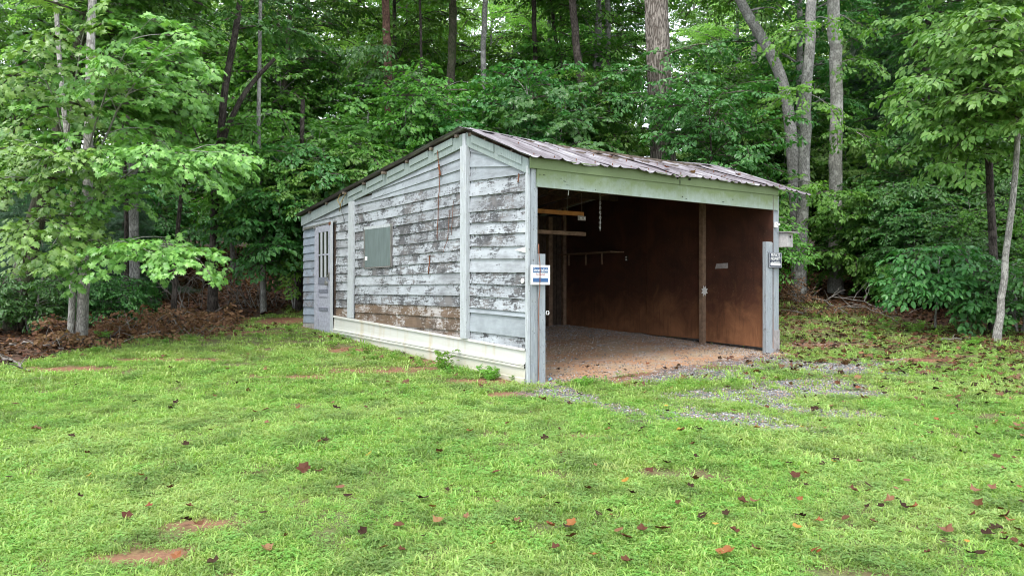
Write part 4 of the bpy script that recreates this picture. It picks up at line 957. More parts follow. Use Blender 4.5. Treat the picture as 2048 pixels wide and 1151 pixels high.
# behind the roof
hero('pine_trunk_tree', [(785, 500), (780, 250), (775, 110), (768, -80)], 21, .30, .20, M['redbark'], 'red brown straight trunk showing between leaves above the left roof slope', [(120, 730, 90, 19.6, .02), (150, 820, 190, 19.6, .02)], M['deep'], 'oval', .14, seed=20, auto=10, autoR=2.2, autoh=(9, 13))
for i, (pp, Y, w, b, lab) in enumerate([
        ([(842, 420), (840, 235), (843, 100), (838, -60)], 22, .09, 'darkbark', 'thin dark stem right of the red brown trunk'),
        ([(968, 420), (970, 260), (966, 100), (974, -60)], 23, .20, 'greybark', 'dusky grey trunk behind the peak of the roof'),
        ([(905, 420), (900, 200), (906, 60), (903, -60)], 24, .30, 'mossbark', 'mossy trunk mostly hidden by leaves left of the roof peak'),
        ([(1068, 420), (1072, 160), (1068, 40), (1066, -60)], 24, .17, 'darkbark', 'upright dark trunk above the front roof slope, leftmost of four'),
        ([(1160, 420), (1128, 185), (1108, 60), (1100, -40)], 25, .14, 'darkbark', 'forking dark stem that leans left above the roof'),
        ([(1180, 420), (1166, 185), (1152, 90), (1140, -60)], 22, .26, 'darkbark', 'dark trunk leaning slightly left above the middle of the roof'),
        ([(1214, 420), (1214, 160), (1216, 60), (1214, -60)], 25, .22, 'greybark', 'straight shaded trunk just left of the huge oak')]):
    hero('forest_tree', pp, Y, w, w * .8, M[b], lab, leafm=M['deep' if i % 2 else 'mid'], kind='oval', leaf=.15, seed=30 + i, auto=7, autoR=2.4, autoh=(10, 15), step=.36, fork=.55,
         extra=[([(1128, 185), (1118, 110), (1122, 20)], .09, .05)] if i == 4 else ())
hero('oak_tree', [(1330, 480), (1327, 320), (1322, 220), (1316, 120), (1311, 0), (1306, -300)], 20.5, .70, .60, M['oak'], 'huge oak trunk with furrowed bark rising behind the roof',
     [(170, 1425, 150, 19.8, .03), (150, 1205, 160, 19.8, .03), (205, 1185, 215, 19.4, .03), (120, 1430, 90, 19.8, .03), (235, 1440, 265, 19.4, .02), (200, 1320, 205, 19.6, .01, .7)], M['deep'], 'oak', .14, .30, seed=50, sides=28, rough=.03, auto=4, autoR=2.5, autoh=(11, 15), fork=.36)
hero('leaning_tree', [(1600, 560), (1588, 330), (1575, 195), (1545, 110), (1510, 55), (1478, 0), (1430, -120)], 21.5, .36, .24, M['greybark'], 'thick bare trunk leaning left across the gap right of the oak', leafm=M['mid'], seed=51, auto=5, autoR=2.2, autoh=(8, 10), kind='oval')
hero('forest_tree', [(1597, 592), (1604, 450), (1608, 340), (1612, 180), (1622, 60), (1630, -200)], 19.6, .34, .24, M['greybark'], 'grey trunk standing just right of the birdhouse', [(360, 1560, 410, 18.4, .014, .6), (380, 1660, 395, 19.0, .014, .6), (180, 1540, 200, 18.8, .014, .5), (190, 1660, 215, 19, .014, .5), (40, 1660, 40, 19, .02, .5), (60, 1560, 70, 19, .02, .5)], M['lime'], 'oak', .14, .32, seed=52, auto=6, autoR=2.2, autoh=(9, 13))
hero('forest_tree', [(1672, 600), (1671, 340), (1674, 200), (1670, 80), (1662, -100)], 21.0, .37, .31, M['palebark'], 'stout pale grey trunk, second to the right of the birdhouse', [(130, 1740, 120, 20.4, .02, .5), (30, 1710, 50, 20.4, .02, .5), (250, 1740, 290, 20, .014, .5)], M['mid'], 'oak', .15, .32, seed=53, auto=6, autoR=2.4, autoh=(9, 13))
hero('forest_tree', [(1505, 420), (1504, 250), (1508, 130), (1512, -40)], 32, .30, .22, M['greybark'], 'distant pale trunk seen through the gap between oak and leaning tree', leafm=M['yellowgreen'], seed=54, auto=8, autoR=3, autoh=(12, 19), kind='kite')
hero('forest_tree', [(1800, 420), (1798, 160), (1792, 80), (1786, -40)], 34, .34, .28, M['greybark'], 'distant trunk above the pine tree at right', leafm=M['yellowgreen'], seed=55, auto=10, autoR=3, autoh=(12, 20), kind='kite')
# right edge
hero('forest_tree', [(1986, 660), (1990, 560), (1986, 480), (1975, 330), (1980, 180), (1985, -60)], 14.2, .155, .11, M['darkbark'], 'dark brown trunk just left of the pale leaning one at right edge', [(330, 1900, 250, 12.6, .022), (280, 2020, 180, 12.6, .022), (220, 1880, 150, 12.6, .022), (300, 1930, 330, 12.8, .018), (160, 2030, 90, 12.6, .022), (120, 1900, 60, 12.8, .022), (60, 2000, 0, 12.8, .022), (260, 1850, 210, 13, .02), (240, 1960, 240, 12.3, .02), (180, 1940, 120, 12.4, .02)], M['olive'], 'oval', .15, .34, .9, seed=60, auto=8, autoR=1.8, autoh=(5.5, 9), front_bias=.2)
hero('leaning_sapling', [(1990, 688), (2002, 620), (2010, 530), (2026, 400), (2040, 220), (2052, 0)], 12.75, .125, .07, M['palebark'], 'pale smooth trunk leaning right at the right edge of the lawn', [(230, 2060, 130, 11.4, .02), (180, 1990, 90, 11.4, .02), (150, 2040, 40, 11.4, .02), (100, 1960, 20, 11.6, .02), (250, 1980, 180, 11.6, .02), (215, 2080, 220, 11.4, .02)], M['olive'], 'oval', .15, .34, .9, seed=61, auto=8, autoR=1.5, autoh=(5, 9), front_bias=.2)
hero('sapling', [(1714, 612), (1716, 540), (1714, 470), (1717, 390)], 20.5, .07, .035, M['darkbark'], 'thin dark sapling amid broad leaves right of the birdhouse tree', [(500, 1650, 430, 19.4, .01), (480, 1790, 440, 19.4, .01), (440, 1680, 380, 19.4, .01), (430, 1760, 390, 19.4, .01), (540, 1640, 500, 19.4, .01), (530, 1790, 530, 19.4, .01)], M['mid'], 'oval', .15, .24, seed=62)
hero('sapling', [(1870, 668), (1872, 630), (1875, 570), (1880, 500)], 14.6, .04, .02, M['palebark'], 'small leafy sapling with a white stem left of the right edge trunks', [(560, 1820, 560, 13.8, .008), (550, 1930, 560, 13.8, .008), (520, 1840, 500, 13.8, .008), (520, 1920, 500, 13.8, .008), (590, 1920, 600, 13.9, .006)], M['deep'], 'oval', .13, .22, seed=63)

MARKS = [(-400, None), (0, 'the left picture edge'), (160, 'the pale maple pair'), (268, 'the straight grey trunk'), (440, 'the forked tree'), (528, 'the slim young tree'), (640, 'the low roof end'), (775, 'the red brown trunk'), (935, 'the roof peak'), (1068, 'the leftmost dark trunk'),
         (1166, 'the leaning dark trunk'), (1214, 'the shaded trunk'), (1320, 'the huge oak'), (1470, 'the right roof end'), (1605, 'the birdhouse tree'), (1672, 'the stout pale trunk'), (1765, 'the tall feathery pine'), (1870, 'the white-stemmed sapling'), (1990, 'the right edge trunks'), (2048, 'the right picture edge'), (3000, None)]
def between(px):
    for (a, la), (b, lb) in zip(MARKS, MARKS[1:]):
        if a <= px < b: return ('beyond ' + lb) if la is None else ('beyond ' + la) if lb is None else 'between %s and %s' % (la, lb)
    return ''
# ------------------------------------------------------------------ the woods behind: trees, pines, undergrowth
rw = random.Random(21)
def pl(kind, px, Y, sc, leafk, barkk, label, group, name='forest_tree', cat='tree'):
    x = (px - CX) / F * Y; tm, cm = kind
    return plant(name, tm, cm, (x, Y, gh(x, Y) - .03), rw.uniform(0, 6.28), sc * rw.uniform(.92, 1.08), label, cat, group, M[barkk] if barkk else None, M[leafk] if leafk else None)
rows = [(19.8, 13, 1.0, 'young trees in the first rank of the woods'), (24.5, 8, .9, 'trees in the second rank of the woods'), (30, 11, .95, 'trees deep in the woods'), (37, 13, 1.0, 'trees deep in the woods'), (46, 15, 1.1, 'trees at the far back of the woods'), (56, 15, 1.2, 'trees at the far back of the woods'), (68, 22, 1.15, 'trees at the far back of the woods')]
for ri, (Y0, n, sc, grp) in enumerate(rows):
    for i in range(n):
        px = -260 + (i + rw.uniform(.15, .85)) * 2570 / n; Y = Y0 + rw.uniform(-1.5, 1.5)
        if ri == 0 and (1480 < px < 1860 or 380 < px < 690 or 1240 < px < 1410): continue
        if ri in (1, 2) and 1400 < px < 1580: continue
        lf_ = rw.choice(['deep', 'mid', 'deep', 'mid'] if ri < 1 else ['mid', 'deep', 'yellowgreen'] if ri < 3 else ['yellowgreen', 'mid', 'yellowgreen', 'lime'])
        lab = ['young front-rank tree ', 'second-rank tree ', 'leafy tree deep in woods ', 'farther woods tree ', 'yellow-green far tree ', 'higher far tree on the slope ', 'farthest tree on the skyline '][ri] + between(px)
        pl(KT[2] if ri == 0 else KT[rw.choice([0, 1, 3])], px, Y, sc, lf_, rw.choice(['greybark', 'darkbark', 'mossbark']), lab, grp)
pl(KP, 1765, 27, 1.0, None, None, 'tall feathery pine in the misty gap at right', None, 'pine_tree')
pl(KP, 1850, 24, .62, None, None, 'smaller dark pine right of the tall feathery one', None, 'pine_tree')
for px, Y, s, lab in [(1100, 19.5, .85, 'young soft-needled pine behind the roof, left one of two before the oak'), (1180, 19.6, .7, 'young soft-needled pine behind the roof, right one of two before the oak'), (1420, 20.5, .85, 'young pine behind the right end of the roof'), (250, 19, .8, 'dark young pine in the shade behind the left maples'), (60, 17.5, .7, 'low dark pine at the far left in the shade')]:
    pl(KP2, px, Y, s, None, None, lab, None, 'pine_tree')
for px, Y, sc in ((560, 25, 1.3), (470, 26, 1.4), (1130, 25, 1.3), (1770, 33, 1.6), (1860, 28, 1.4), (1470, 27, 1.25), (1545, 30, 1.4), (1630, 28, 1.2), (1715, 31, 1.45), (1010, 27, 1.3), (860, 28, 1.35), (700, 27, 1.3)): pl(KT[2], px, Y, sc, 'mid', 'greybark', 'bushy middle-distance tree ' + between(px), 'bushy trees in the middle distance')
# undergrowth: (px, Y, kind, scale, leaf)
und = []
for i in range(13):
  if not 330 < -60 + i * 52 < 620: und.append((-60 + i * 52, rw.uniform(18.5, 22), rw.choice([0, 1]), rw.uniform(.8, 1.1), 'deep'))
for i in range(14):
  if not 1130 < 590 + i * 62 < 1480: und.append((590 + i * 62, rw.uniform(17.6, 20), rw.choice([0, 2]), rw.uniform(1.0, 1.3), rw.choice(['deep', 'mid', 'mid'])))
for i in range(16):
  if not 1490 < 1450 + i * 44 < 1720: und.append((1450 + i * 44, rw.uniform(20.0, 22.5) - max(0, i - 7) * .55, rw.choice([0, 1, 0]), rw.uniform(.85, 1.1), rw.choice(['deep', 'mid', 'mid'])))
for i in range(7): und.append((1775 + i * 45, rw.uniform(19.2, 20.4) - i * .45, rw.choice([3, 1, 0]), rw.uniform(.7, 1.0), rw.choice(['deep', 'mid'])))
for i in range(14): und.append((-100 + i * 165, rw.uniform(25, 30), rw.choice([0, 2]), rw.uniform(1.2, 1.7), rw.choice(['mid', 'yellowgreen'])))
for px, Y, k, s, lf_ in und:
    reg = ('left of the shed', 'behind the left maples') if px < 590 else ('behind the shed roof', '') if px < 1450 else ('right of the shed', '')
    far = Y > 24
    lab = ({0: 'tall oval-leaved', 1: 'low fine-leaved', 2: 'tall lobed-leaved', 3: 'small low'}[k] + (' shrub deep inside ' if far else ' undergrowth shrub ')) + between(px); grp = 'shrubs of the undergrowth ' + ('deep in the woods' if far else reg[0])
    pl(KS[k], px, Y, s, lf_, None, lab, grp, 'understory_shrub', 'shrub')
# bright shrubs the photograph singles out
for px, Y, k, s, lf_, lab in [(690, 18.0, 2, .5, 'lime', 'lime green shrub peeping over the low left end of the roof'), (690, 17.8, 2, .95, 'mid', 'broad-leaved bright shrub above the left roof slope'), (1475, 17.5, 1, .9, 'mid', 'shrub with small leaves over the right end of the roof'),
                              (1730, 21.0, 2, .7, 'mid', 'broad-leaved green shrub just right of the birdhouse tree'), (1850, 18.4, 0, .7, 'deep', 'dark layered shrub in front of the woods at right'), (1945, 16.2, 0, .58, 'deep', 'low dark shrub left of the right edge trunks'), (2040, 13.8, 3, .9, 'deep', 'low broad-leaved shrub at the foot of the right edge trunks'), (60, 14.2, 3, .8, 'deep', 'low fine-leaved bush in the shade at the left edge'), (220, 15.0, 3, .7, 'deep', 'low green bush between the maple pair and grey trunk'), (1810, 18.4, 3, .8, 'mid', 'small bushy shrub beside the debris at the wood edge')]:
    pl(KS[k], px, Y, s, lf_, None, lab, None, 'understory_shrub', 'shrub')

# ------------------------------------------------------------------ dead wood
def dead_branch(px0, py0, px1, py1, r, label, bend=.1, nsub=5, seed=0, name='fallen_branch', lift=0.0):
    rng = np.random.default_rng(seed); p0, p1 = gpt(px0, py0), gpt(px1, py1); o = Vector(p0); a = Acc()
    P = curve((0, 0, r), np.array(p1 - o) + [0, 0, r + lift], bend, 9, rng, .12); a.tube(P, np.linspace(r, r * .35, 9), 6)
    for i in range(nsub):
        q = rng.integers(1, 8); d = rng.normal(0, 1, 3); d[2] = abs(d[2]) * .5; d = d / np.linalg.norm(d) * rng.uniform(.25, .6) * np.linalg.norm(P[-1]) * .4
        a.tube(curve(P[q], P[q] + d, .05, 5, rng, .1), np.linspace(r * .5, r * .15, 5), 4)
    e = link(name, a.mesh(name, M['dead'], True), None, label=label, cat='branch'); e.location = o; return e
dead_branch(1608, 598, 1700, 632, .028, 'pale fallen branch sloping down from the birdhouse tree', .03, 6, 1)
dead_branch(1640, 606, 1790, 636, .02, 'long thin fallen branch lying across the wood edge', .08, 9, 2)
dead_branch(1660, 622, 1800, 650, .016, 'crooked fallen branch nearest the lawn at right', .10, 9, 3)
dead_branch(1880, 682, 1945, 680, .02, 'short fallen stick left of the right edge trunks', .02, 2, 4)
dead_branch(5, 720, 60, 745, .025, 'fallen limb in the shade at the left edge', .02, 4, 5)
dead_branch(20, 690, 130, 700, .02, 'thin log lying behind the limb at left edge', .02, 4, 6)
# bare grey brush tangle left of the shed
def tangle(px, py, w, h, n, label, seed, r=.011):
    rng = np.random.default_rng(seed); o = gpt(px, py); a = Acc()
    for i in range(n):
        b = np.array([rng.uniform(-w, w) * .5, rng.uniform(-.5, .5), 0]); d = np.array([rng.normal(0, w * .35), rng.normal(0, .3), rng.uniform(.4, 1) * h])
        P = curve(b, b + d, rng.uniform(.05, .3), 8, rng, .25); a.tube(P, np.linspace(r * rng.uniform(.6, 1.3), .003, 8), 5)
        for j in range(3):
            k = rng.integers(2, 7); d2 = rng.normal(0, .35, 3); d2[2] -= .1; a.tube(curve(P[k], P[k] + d2, .1, 5, rng, .2), np.linspace(r * .5, .002, 5), 4)
    e = link('dead_brush', a.mesh('dead_brush', M['dead'], True), None, label=label, cat='brush'); e.location = o
tangle(455, 618, 2.6, 1.4, 34, 'tangle of bare grey twigs behind the brown dead brush', 1)
tangle(560, 606, 1.2, 1.3, 8, 'few bare arching stems right beside the slim young tree', 2)
tangle(1985, 600, .9, 1.2, 10, 'bare twiggy tangle beside the dark trunk at right edge', 3, .008)
def brown_brush(px, py, w, h, n, label, seed, leaf=.10):
    rng = np.random.default_rng(seed); o = gpt(px, py); tr, cr = Acc(), Acc(); C = Crown('oval', leaf, seed, L=.4, nside=4, nl=2, tilt=1.2)
    for i in range(n):
        b = np.array([rng.uniform(-w, w) * .5, rng.uniform(-.5, .5), .02]); hh = h * (1 - .5 * abs(b[0]) / w * 2) * rng.uniform(.3, 1); L = rng.uniform(.3, .9)
        limb(tr, C, b, b + np.array([rng.normal(0, .5) * L, rng.normal(0, .4) * L, hh]), .008, rng, .05, .22, False, .7, .1)
    e = empty('dead_leafy_brush', o, 0, label=label, cat='brush'); C.build(cr); link('stem', tr.mesh('stem', M['dead'], True), e); link('foliage', cr.mesh('foliage', [M['deadleaf'], M['twig']]), e)
brown_brush(300, 672, 2.2, .55, 34, 'heap of cut branches with brown dead leaves by the grey trunk at left', 1)
brown_brush(385, 648, 1.8, .42, 26, 'lower brown leafy heap trailing towards the shed', 2)
brown_brush(190, 690, 1.3, .35, 12, 'sparse brown dead leaves around the foot of the maple pair', 3)
brown_brush(1575, 606, 1.2, .75, 22, 'dry brown bush right behind the far corner post', 4, .07)
brown_brush(1690, 628, 2.6, .3, 26, 'low brown debris under the fallen branches at right', 5, .07)

# ------------------------------------------------------------------ lawn, gravel, litter (point-instanced ground cover)
def src(name, acc, mats, smooth=False):
    return bpy.data.objects.new(name, acc.mesh(name, mats, smooth))          # not linked: only a pattern for the scatter
def scatter(name, pts, rot, sc, idx, sources):
    me = bpy.data.meshes.new(name); me.vertices.add(len(pts)); me.vertices.foreach_set('co', np.asarray(pts, np.float32).ravel())
    for nm, ty, key, arr in (('rot', 'FLOAT_VECTOR', 'vector', rot), ('sc', 'FLOAT', 'value', sc), ('idx', 'INT', 'value', idx)):
        at_ = me.attributes.new(nm, ty, 'POINT'); at_.data.foreach_set(key, np.asarray(arr, np.int32 if ty == 'INT' else np.float32).ravel())
    o = link(name, me, None, kind='stuff'); ng = bpy.data.node_groups.new(name, 'GeometryNodeTree')
    ng.interface.new_socket('Geometry', in_out='INPUT', socket_type='NodeSocketGeometry'); ng.interface.new_socket('Geometry', in_out='OUTPUT', socket_type='NodeSocketGeometry')
    N = ng.nodes; gi, go = N.new('NodeGroupInput'), N.new('NodeGroupOutput'); ip = N.new('GeometryNodeInstanceOnPoints'); jn = N.new('GeometryNodeJoinGeometry')
    ng.links.new(gi.outputs[0], ip.inputs['Points']); ip.inputs['Pick Instance'].default_value = True
    for s in sources:
        oi = N.new('GeometryNodeObjectInfo'); oi.inputs['Object'].default_value = s; oi.inputs['As Instance'].default_value = True; ng.links.new(oi.outputs['Geometry'], jn.inputs[0])
    ng.links.new(jn.outputs[0], ip.inputs['Instance'])
    for nm, ty, sock in (('rot', 'FLOAT_VECTOR', 'Rotation'), ('sc', 'FLOAT', 'Scale'), ('idx', 'INT', 'Instance Index')):
        na = N.new('GeometryNodeInputNamedAttribute'); na.data_type = ty; na.inputs['Name'].default_value = nm; ng.links.new(na.outputs['Attribute'], ip.inputs[sock])
    ng.links.new(ip.outputs[0], go.inputs[0]); md = o.modifiers.new('scatter', 'NODES'); md.node_group = ng; return o
def tuft(seed, n=26, h=.05, rad=.06, w=.0028, flat=.5):
    r = np.random.default_rng(seed); a = Acc()
    for i in range(n):
        p = np.array([r.normal(0, rad * .6), r.normal(0, rad * .6), -.005]); az = r.uniform(0, 2 * np.pi); L = h * r.uniform(.6, 1.4); fl = r.uniform(.2, 1) * flat
        d = np.array([math.cos(az), math.sin(az), 0]); sd = np.array([-d[1], d[0], 0]) * w * r.uniform(.7, 1.5)
        m1 = p + d * L * fl * .4 + np.array([0, 0, L * .6]); m2 = p + d * L * fl * 1.1 + np.array([0, 0, L * (.95 - .35 * fl)])
        a.add([p - sd, p + sd, m1 + sd, m1 - sd, m2], [(0, 1, 2), (0, 2, 3), (3, 2, 4)])
    return a
def clover(seed, n=12, rad=.06):
    r = np.random.default_rng(seed); a = Acc(); 
    for i in range(n):
        c = np.array([r.normal(0, rad * .6), r.normal(0, rad * .6), r.uniform(.015, .045)]); a0 = r.uniform(0, 6.28); s = r.uniform(.008, .015)
        for k in range(3):
            an = a0 + k * 2.094; d = np.array([math.cos(an), math.sin(an), r.uniform(-.3, .3)]); sd = np.array([-d[1], d[0], 0])
            a.add([c, c + (d * .6 + sd * .5) * s, c + d * 1.1 * s, c + (d * .6 - sd * .5) * s], [(0, 1, 2, 3)])
    return a
GR = [src('grass_tuft', tuft(i, 30, .026, .075, .0027, 1.4), M['grass']) for i in range(4)] + [src('clover_patch', clover(i), M['clover']) for i in range(2)] + [src('tall_tuft', tuft(9, 14, .065, .04, .003, 1.2), M['grass'])]
def sample(n, y0, y1, dens=1):
    y = np.sqrt(RNG.uniform(y0 ** 2, y1 ** 2, n)); x = RNG.uniform(-.78, .78, n) * y; return x, y
PX, PY, PS = [], [], []
for (y0, y1, n, s) in [(2.9, 5, 26000, .62), (5, 8, 36000, .78), (8, 12, 32000, 1.05), (12, 21, 30000, 1.5)]:
    x, y = sample(n, y0, y1); PX.append(x); PY.append(y); PS.append(np.full(n, s))
x, y, s = np.concatenate(PX), np.concatenate(PY), np.concatenate(PS)
ins, soil, grav, woods = masks(x, y); pn = npnoise(x, y, .8, 21); pn2 = npnoise(x, y, 2.5, 23)
keep = (ins < .5) & (RNG.uniform(0, 1, len(x)) > np.clip(soil * 1.1, 0, 1)) & (RNG.uniform(0, 1, len(x)) > np.clip(grav * .85, 0, 1)) & (RNG.uniform(0, 1, len(x)) > woods * 1.05)
thin = np.clip((y - 6.5) / 7, 0, 1) * .45 + np.clip((x - 2) / 4, 0, 1) * np.clip((y - 5) / 4, 0, 1) * .25 + np.clip(pn2, 0, 1) * .8
keep &= RNG.uniform(0, 1, len(x)) > thin * (1 + pn2)
t_, s_ = (x - C0[0]) * Vv[0] + (y - C0[1]) * Vv[1], (x - C0[0]) * Uu[0] + (y - C0[1]) * Uu[1]
keep &= ~((t_ > -.06) & (t_ < 4.85) & (s_ > -.05) & (s_ < 7.9))
x, y, s, pn, pn2 = x[keep], y[keep], s[keep], pn[keep], pn2[keep]
n = len(x); kk = RNG.uniform(0, 1, n); idx = np.where(kk < .46 + .5 * pn + np.clip((y - 6) * .03, 0, .2), 4 + RNG.integers(0, 2, n), RNG.integers(0, 4, n)); idx = np.where(RNG.uniform(0, 1, n) < .012, 6, idx)
scatter('lawn_grass', np.stack([x, y, ghv(x, y)], 1), np.stack([RNG.normal(0, .12, n), RNG.normal(0, .12, n), RNG.uniform(0, 6.28, n)], 1), s * RNG.uniform(.6, 1.5, n) * (1 + .35 * pn), idx, GR)
# gravel
def stone(seed):
    r = np.random.default_rng(seed); a = Acc(); V = []
    for k, (z, rr) in enumerate([(-.4, .5), (0, 1), (.45, .55)]):
        V += [(rr * math.cos(q) * r.uniform(.75, 1.2), rr * math.sin(q) * r.uniform(.7, 1.1), z * r.uniform(.8, 1.2)) for q in np.linspace(0, 6.28, 6)[:-1]]
    V.append((0, 0, .6)); Q = [(k * 5 + j, k * 5 + (j + 1) % 5, k * 5 + 5 + (j + 1) % 5, k * 5 + 5 + j) for k in range(2) for j in range(5)]
    a.add(V, Q); a.add(V, [(10 + j, 10 + (j + 1) % 5, 15) for j in range(5)]); return a
SM = [flat_mat('gravel_dark_grey', (.115, .112, .11), .7), flat_mat('gravel_pale', (.36, .36, .37), .7), flat_mat('gravel_tan', (.34, .24, .18), .8), flat_mat('gravel_brown', (.24, .18, .14), .8)]
ST = [src('stone', stone(i), SM[i % 4]) for i in range(8)]
x, y = RNG.uniform(-.3, 8.5, 90000), RNG.uniform(6.3, 16, 90000); ins, soil, grav, woods = masks(x, y)
t_, s_ = (x - C0[0]) * Vv[0] + (y - C0[1]) * Vv[1], (x - C0[0]) * Uu[0] + (y - C0[1]) * Uu[1]
# gravel thick at the back and right of the bay floor and by the near post, thin on the clay
pin = np.clip((s_ - 2.6 + npnoise(x, y, .9, 2)) / 1.2, 0, 1) * .9 + np.clip((t_ - 3.7) / .6, 0, 1) * .5 + .26 + np.clip(1 - np.hypot(t_ - .35, s_ + .1) / .8, 0, 1)
p = np.where(ins > .5, np.clip(pin, 0, 1) * (s_ < 5.0), np.clip(grav * .8, 0, 1) + np.clip(soil * .25, 0, .25) * (s_ > -1.6) * (t_ > 0))
keep = (RNG.uniform(0, 1, len(x)) < p) & ~((t_ < .2) & (s_ > -.05)) & (t_ < 8); x, y = x[keep], y[keep]; n = len(x)
scatter('gravel', np.stack([x, y, ghv(x, y) + .004], 1), np.stack([RNG.normal(0, .4, n), RNG.normal(0, .4, n), RNG.uniform(0, 6.28, n)], 1), RNG.uniform(.006, .014, n), RNG.integers(0, 8, n), ST)
# dead leaves: pattern meshes
def dead_leaf(seed, kind='maple', size=.1):
    r = np.random.default_rng(seed); V, Fc = leaf_shape(kind)
    if kind == 'maple':                      # broad withered blade with shallow lobes
        q = np.linspace(-math.pi / 2, 1.5 * math.pi, 15)[:-1]; rr = .42 * (1 + .18 * np.cos(5 * (q - math.pi / 2)) + r.normal(0, .07, 14))
        V = np.array([(a_ * math.cos(b_), .4 + a_ * math.sin(b_), 0) for a_, b_ in zip(rr, q)] + [(0, .4, .04)]); Fc = np.array([(i, (i + 1) % 14, 14) for i in range(14)])
    V = V.copy(); V[:, 1] -= .4; c = r.uniform(1.2, 3.0); V[:, 2] = c * .5 * (V[:, 0] ** 2) + r.uniform(-.2, .9) * V[:, 1] ** 2 + r.normal(0, .03, len(V)) + r.uniform(-.5, .5) * V[:, 0] * V[:, 1]
    V[:, 2] -= V[:, 2].min(); a = Acc(); a.add(V * size, Fc); return a
FM = ['fl_red', 'fl_dark', 'fl_orange', 'fl_yellow', 'fl_tan']
LV = [src('litter_leaf', dead_leaf(40 + i, ['maple', 'oval', 'oak'][i % 3], .085), [M['fl_dark'], M['deadleaf'], M['fl_red'], M['deadleaf'], M['fl_tan'], M['fl_dark']][i]) for i in range(6)]
x, y = sample(80000, 6, 34); ins, soil, grav, woods = masks(x, y)
p = np.clip(woods, 0, 1) * np.clip(1.2 - (y - 12) * .02, .3, 1) + np.where(woods < .5, np.clip((x - 2.0) / 6, 0, 1) * np.clip((y - 6.3) / 4, 0, 1) * .85 + .012, 0)
t_, s_ = (x - C0[0]) * Vv[0] + (y - C0[1]) * Vv[1], (x - C0[0]) * Uu[0] + (y - C0[1]) * Uu[1]
p = np.where((t_ > -.1) & (t_ < 4.85) & (s_ > -.02) & (s_ < 7.9), 0, p); p += np.where((t_ > -.9) & (t_ < -.1) & (s_ > 0) & (s_ < 8), .05, 0)
keep = RNG.uniform(0, 1, len(x)) < p; x, y = x[keep], y[keep]; n = len(x)
scatter('leaf_litter', np.stack([x, y, ghv(x, y) + np.where(y < 18, .032, .012)], 1), np.stack([RNG.normal(0, .3, n), RNG.normal(0, .3, n), RNG.uniform(0, 6.28, n)], 1), RNG.uniform(.7, 1.45, n) * (1 + np.clip((y - 16) / 14, 0, 1)), RNG.integers(0, 6, n), LV)
